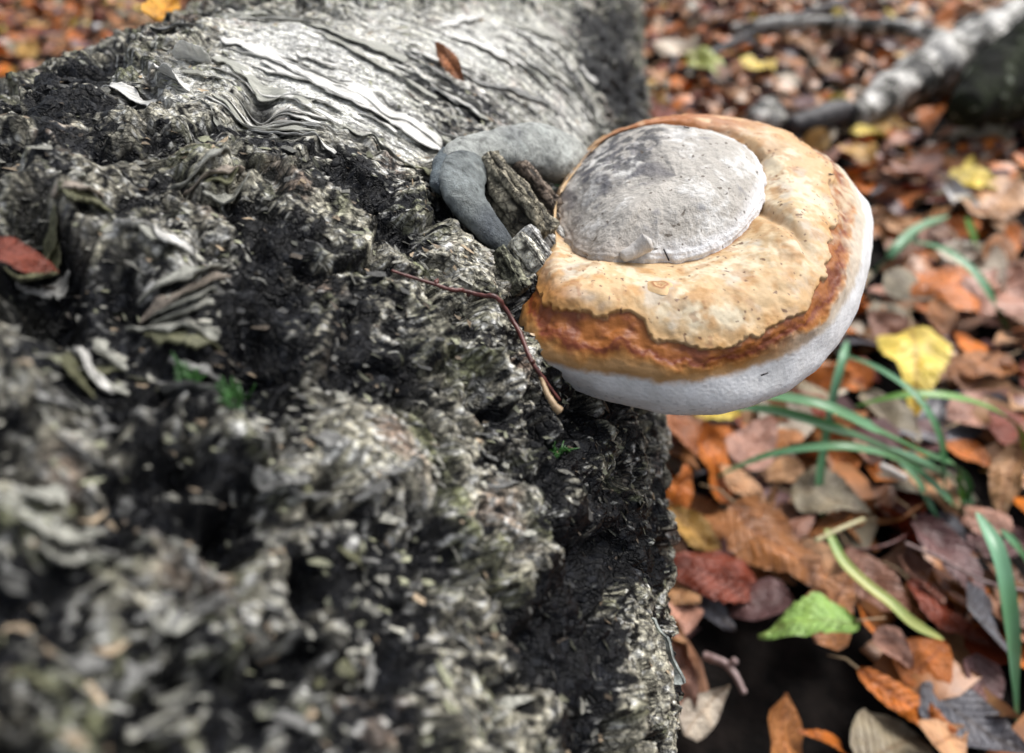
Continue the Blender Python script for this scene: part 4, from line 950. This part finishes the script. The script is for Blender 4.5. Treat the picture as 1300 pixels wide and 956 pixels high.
# ------------------------------------------------------------------ grass
def blade(pts, wpx, mat, parent, twist=0.0, root=True):
    """pts: (px, py, height above ground); narrow V-shaped ribbon tapering to its tip (last point)"""
    P = np.array([on_z(x, y, z) for x, y, z in pts]); t = np.linspace(0, len(P)-1, 40); Cn = catmull(P, t)
    _, _, dep = to_px(Cn[20]); W = 1.15*wpx*float(dep)/FPX; T = np.gradient(Cn, axis=0); T /= np.linalg.norm(T, axis=1)[:, None]
    S_ = np.cross(T, [0, 0, 1.0]); bad = np.linalg.norm(S_, axis=1) < .35
    S_ = S_+np.array([1.0, .1, 0])*0.25*np.sign(S_[:, :1]+1e-9)
    S_ -= (S_*T).sum(1)[:, None]*T; S_ /= np.linalg.norm(S_, axis=1)[:, None]; N = np.cross(S_, T)
    e = np.linspace(0, 1, 40); wd = W*np.clip(.55+e*2, 0, 1)*np.clip((1-e)*6, .03, 1)**.7/2
    cols_ = []
    for s, dz in ((-1, .25), (-.5, .0), (0, -.12), (.5, .0), (1, .25)):
        cols_.append(Cn+S_*(wd*s)[:, None]+N*(wd*dz)[:, None])
    V = np.stack(cols_, 1); V2 = V-N[:, None]*.0003
    n = 200; F = grid_faces(40, 5); VV_ = np.vstack([V.reshape(-1, 3), V2.reshape(-1, 3)])
    return mesh_np('blade', VV_, np.vstack([F, F[:, ::-1]+n]), mat, parent)
RT = (1236, 668, 0.0)
t1 = empty('grass_tuft', tuple(on_z(1238, 668, 0)), 'tuft of long blue-green grass blades arching left towards the fungus rim', 'grass')
blade([RT,(1215,612,.05),(1165,590,.08),(1100,560,.11),(1040,538,.125),(980,522,.125),(915,516,.12)], 17, M_grass, t1)
blade([RT,(1222,600,.06),(1170,575,.09),(1110,545,.12),(1050,517,.135),(1000,506,.135),(950,503,.13)], 17, M_grass, t1)
blade([RT,(1210,640,.04),(1160,595,.07),(1100,571,.09),(1040,568,.09),(970,580,.07),(905,608,.04)], 13, M_grass, t1)
blade([RT,(1200,620,.05),(1195,560,.09),(1165,505,.11),(1115,468,.11),(1062,448,.10)], 9, M_grass, t1)
blade([(1230,670,0),(1225,640,.02),(1200,615,.03),(1180,590,.05),(1130,568,.06)], 10, M_grass, t1)
blade([(1226,672,0),(1190,655,.03),(1165,610,.05),(1140,585,.06)], 8, M_grass, t1)
blade([(1232,670,0),(1222,640,.03),(1215,600,.06)], 12, M_grassL, t1)
t2 = empty('grass_tuft', tuple(on_z(1047, 668, .02)), 'single upright green blade rising to the fungus rim', 'grass')
blade([(1048,668,.0),(1040,620,.03),(1047,560,.06),(1058,500,.10),(1070,455,.12),(1076,432,.12)], 9, M_grass, t2)
t3 = empty('grass_tuft', tuple(on_z(1296, 590, .0)), 'lime green blade arching over the lower tip of the bright yellow leaf', 'grass')
blade([(1290,600,0),(1300,560,.05),(1275,528,.08),(1215,505,.10),(1150,502,.10),(1085,516,.08)], 12, M_grassL, t3)
t4 = empty('grass_tuft', tuple(on_z(1285, 900, .0)), 'broad blue-green blade standing at the lower right edge', 'grass')
blade([(1290,930,.0),(1287,860,.05),(1284,800,.08),(1275,735,.10),(1262,690,.11),(1240,650,.11)], 19, M_grass, t4)
blade([(1320,800,.0),(1312,740,.04),(1295,700,.07),(1270,672,.08)], 12, M_grass, t4)
t5 = empty('grass_tuft', tuple(on_z(1282, 428, .0)), 'pair of thin arching blades right of the fungus, above the yellow leaf', 'grass')
blade([(1282,430,0),(1262,385,.05),(1240,350,.07),(1200,318,.08),(1150,305,.07)], 12, M_grass, t5)
blade([(1240,332,0),(1238,310,.03),(1226,275,.06)], 12, M_grassL, t5)
t6 = empty('grass_tuft', tuple(on_z(1105, 350, .0)), 'short blade bending up behind the right rim of the fungus', 'grass')
blade([(1104,352,0),(1135,318,.04),(1165,290,.05),(1205,274,.05)], 11, M_grass, t6)
t7 = empty('grass_tuft', tuple(on_z(1120, 750, .05)), 'fallen yellowing blade lying across the leaves between green leaf and grass roots', 'grass')
blade([(1050,672,.062),(1070,712,.060),(1100,742,.058),(1130,765,.056),(1160,792,.052),(1198,812,.046)], 14, M_grassY, t7)
t8 = empty('dry_stalk', tuple(on_z(1065, 672, .05)), 'short straw-coloured dry stalk crossing the tan-brown leaf tip', 'stalk')
tube_obj('stem', catmull([on_z(1035,687,.06), on_z(1065,672,.062), on_z(1096,659,.06)], np.linspace(0, 2, 12)), .0016, simple('straw', (.42,.38,.2), (.55,.5,.3), 90), t8, 7)

# ------------------------------------------------------------------ twigs in the litter
def twig_obj(lab, pts, r0, mat, side=None):
    P = [on_z(*p) for p in pts]; t = empty('litter_twig', tuple(P[0]), lab, 'twig')
    tube_obj('stem', catmull(P, np.linspace(0, len(P)-1, 10*len(P))), np.linspace(r0, r0*.7, 10*len(P)), mat, t, 7, .06)
    if side: Q = [on_z(*p) for p in side]; tube_obj('side_shoot', catmull(Q, np.linspace(0, len(Q)-1, 10)), r0*.8, mat, t, 7)
twig_obj('forked pale pink twig on the black soil near the torn bark flap', [(895,832,.03),(925,846,.035),(945,880,.03)], .0028, M_pinktwig, [(925,846,.035),(934,838,.04)])
twig_obj('thin pinkish runner crossing behind the broad grass blade', [(1150,690,.045),(1200,712,.05),(1250,738,.05),(1315,752,.045)], .0014, M_pinktwig)
twig_obj('long thin dark red stem over the peach leaf', [(1120,545,.04),(1160,575,.045),(1200,610,.04)], .0018, M_twig)
twig_obj('short white broken stick beside the peach leaf', [(1118,592,.055),(1135,600,.056),(1150,608,.054)], .0036, simple('white_stick', (.5,.46,.42), (.7,.66,.62), 120))
twig_obj('faint brown stem low in the litter left of the grass roots', [(1080,700,.03),(1130,690,.035),(1180,660,.03)], .0012, M_twig)

# ------------------------------------------------------------------ birch wood lying in the background
def limb(name, pts, r_px, mat, parent, seed, seg=40, n=80, amp=.1):
    P = np.array([on_z(*p) for p in pts]); t = np.linspace(0, len(P)-1, n); Cn = catmull(P, t); _, _, dep = to_px(Cn); rd = catmull(np.array(r_px, float)[:, None], t)[:, 0]*dep/FPX
    V, F4, F3 = tube(Cn, rd, seg); Vb = V[:n*seg].reshape(n, seg, 3)
    ns = amp*(fbm(Vb[..., 0]*18, Vb[..., 1]*18, Vb[..., 2]*18+seed, 3)*1.6); Vb = Vb+(Vb-Cn[:, None])*ns[..., None]; V[:n*seg] = Vb.reshape(-1, 3)
    return mesh_list(name, V, F4.tolist()+F3.tolist(), mat, parent)
b1 = empty('birch_branch', tuple(on_z(1120, 130, 0)), 'white and black birch branch lying in the far litter at upper right', 'branch')
limb('stem', [(1085,150,.03),(1125,122,.05),(1170,95,.07),(1215,72,.09),(1260,52,.10),(1330,30,.11)], [17,24,30,34,36,36], M_birchfar, b1, 1, amp=.3)
limb('side_branch', [(1215,60,.11),(1170,42,.12),(1100,34,.10),(1010,30,.07),(930,38,.04)], [10,11,10,10,8], M_birchfar, b1, 4, amp=.3)
b2 = empty('fallen_birch', tuple(on_z(1290, 140, 0)), 'mossy dark birch trunk with pale streaks cut off by the right edge', 'log')
def dark_birch():
    m, n, l, b = new_mat('mossy_bark'); tc = n.new('ShaderNodeTexCoord')
    t = noise_node(n, l, 30, 5, .6, tc.outputs['Object'], (1, .35, 1)); r = ramp(n, l, t.outputs[0], [(.45, (.006, .007, .005)), (.6, (.02, .026, .012)), (.66, (.3, .32, .27))])
    l.new(r.outputs[0], b.inputs['Base Color']); b.inputs['Roughness'].default_value = .8; b.inputs['Specular IOR Level'].default_value = .1; bump(n, l, b, t.outputs[0], 1, .01); return m
limb('trunk', [(1225,140,.10),(1270,110,.11),(1330,80,.12),(1420,40,.13)], [22,46,62,70], dark_birch(), b2, 2, amp=.15)
b3 = empty('dark_stick', tuple(on_z(1040, 150, 0)), 'thick dark broken stick with a pale stub behind the fungus', 'stick')
limb('stick', [(1005,160,.035),(1040,150,.04),(1072,140,.04)], [12,16,15], M_darkwood, b3, 3, n=40, amp=.15)
limb('stub', [(955,150,.04),(975,142,.04),(988,160,.03)], [14,15,13], M_birchfar, b3, 8, n=30, amp=.3)
b4 = empty('thin_branch', tuple(on_z(1000, 60, 0)), 'thin dark branch lying across the far litter at the top', 'branch')
limb('stem', [(900,70,.03),(960,40,.04),(1040,12,.05),(1100,-10,.05)], [5,5,4,4], M_darkwood, b4, 6, seg=12, n=40)
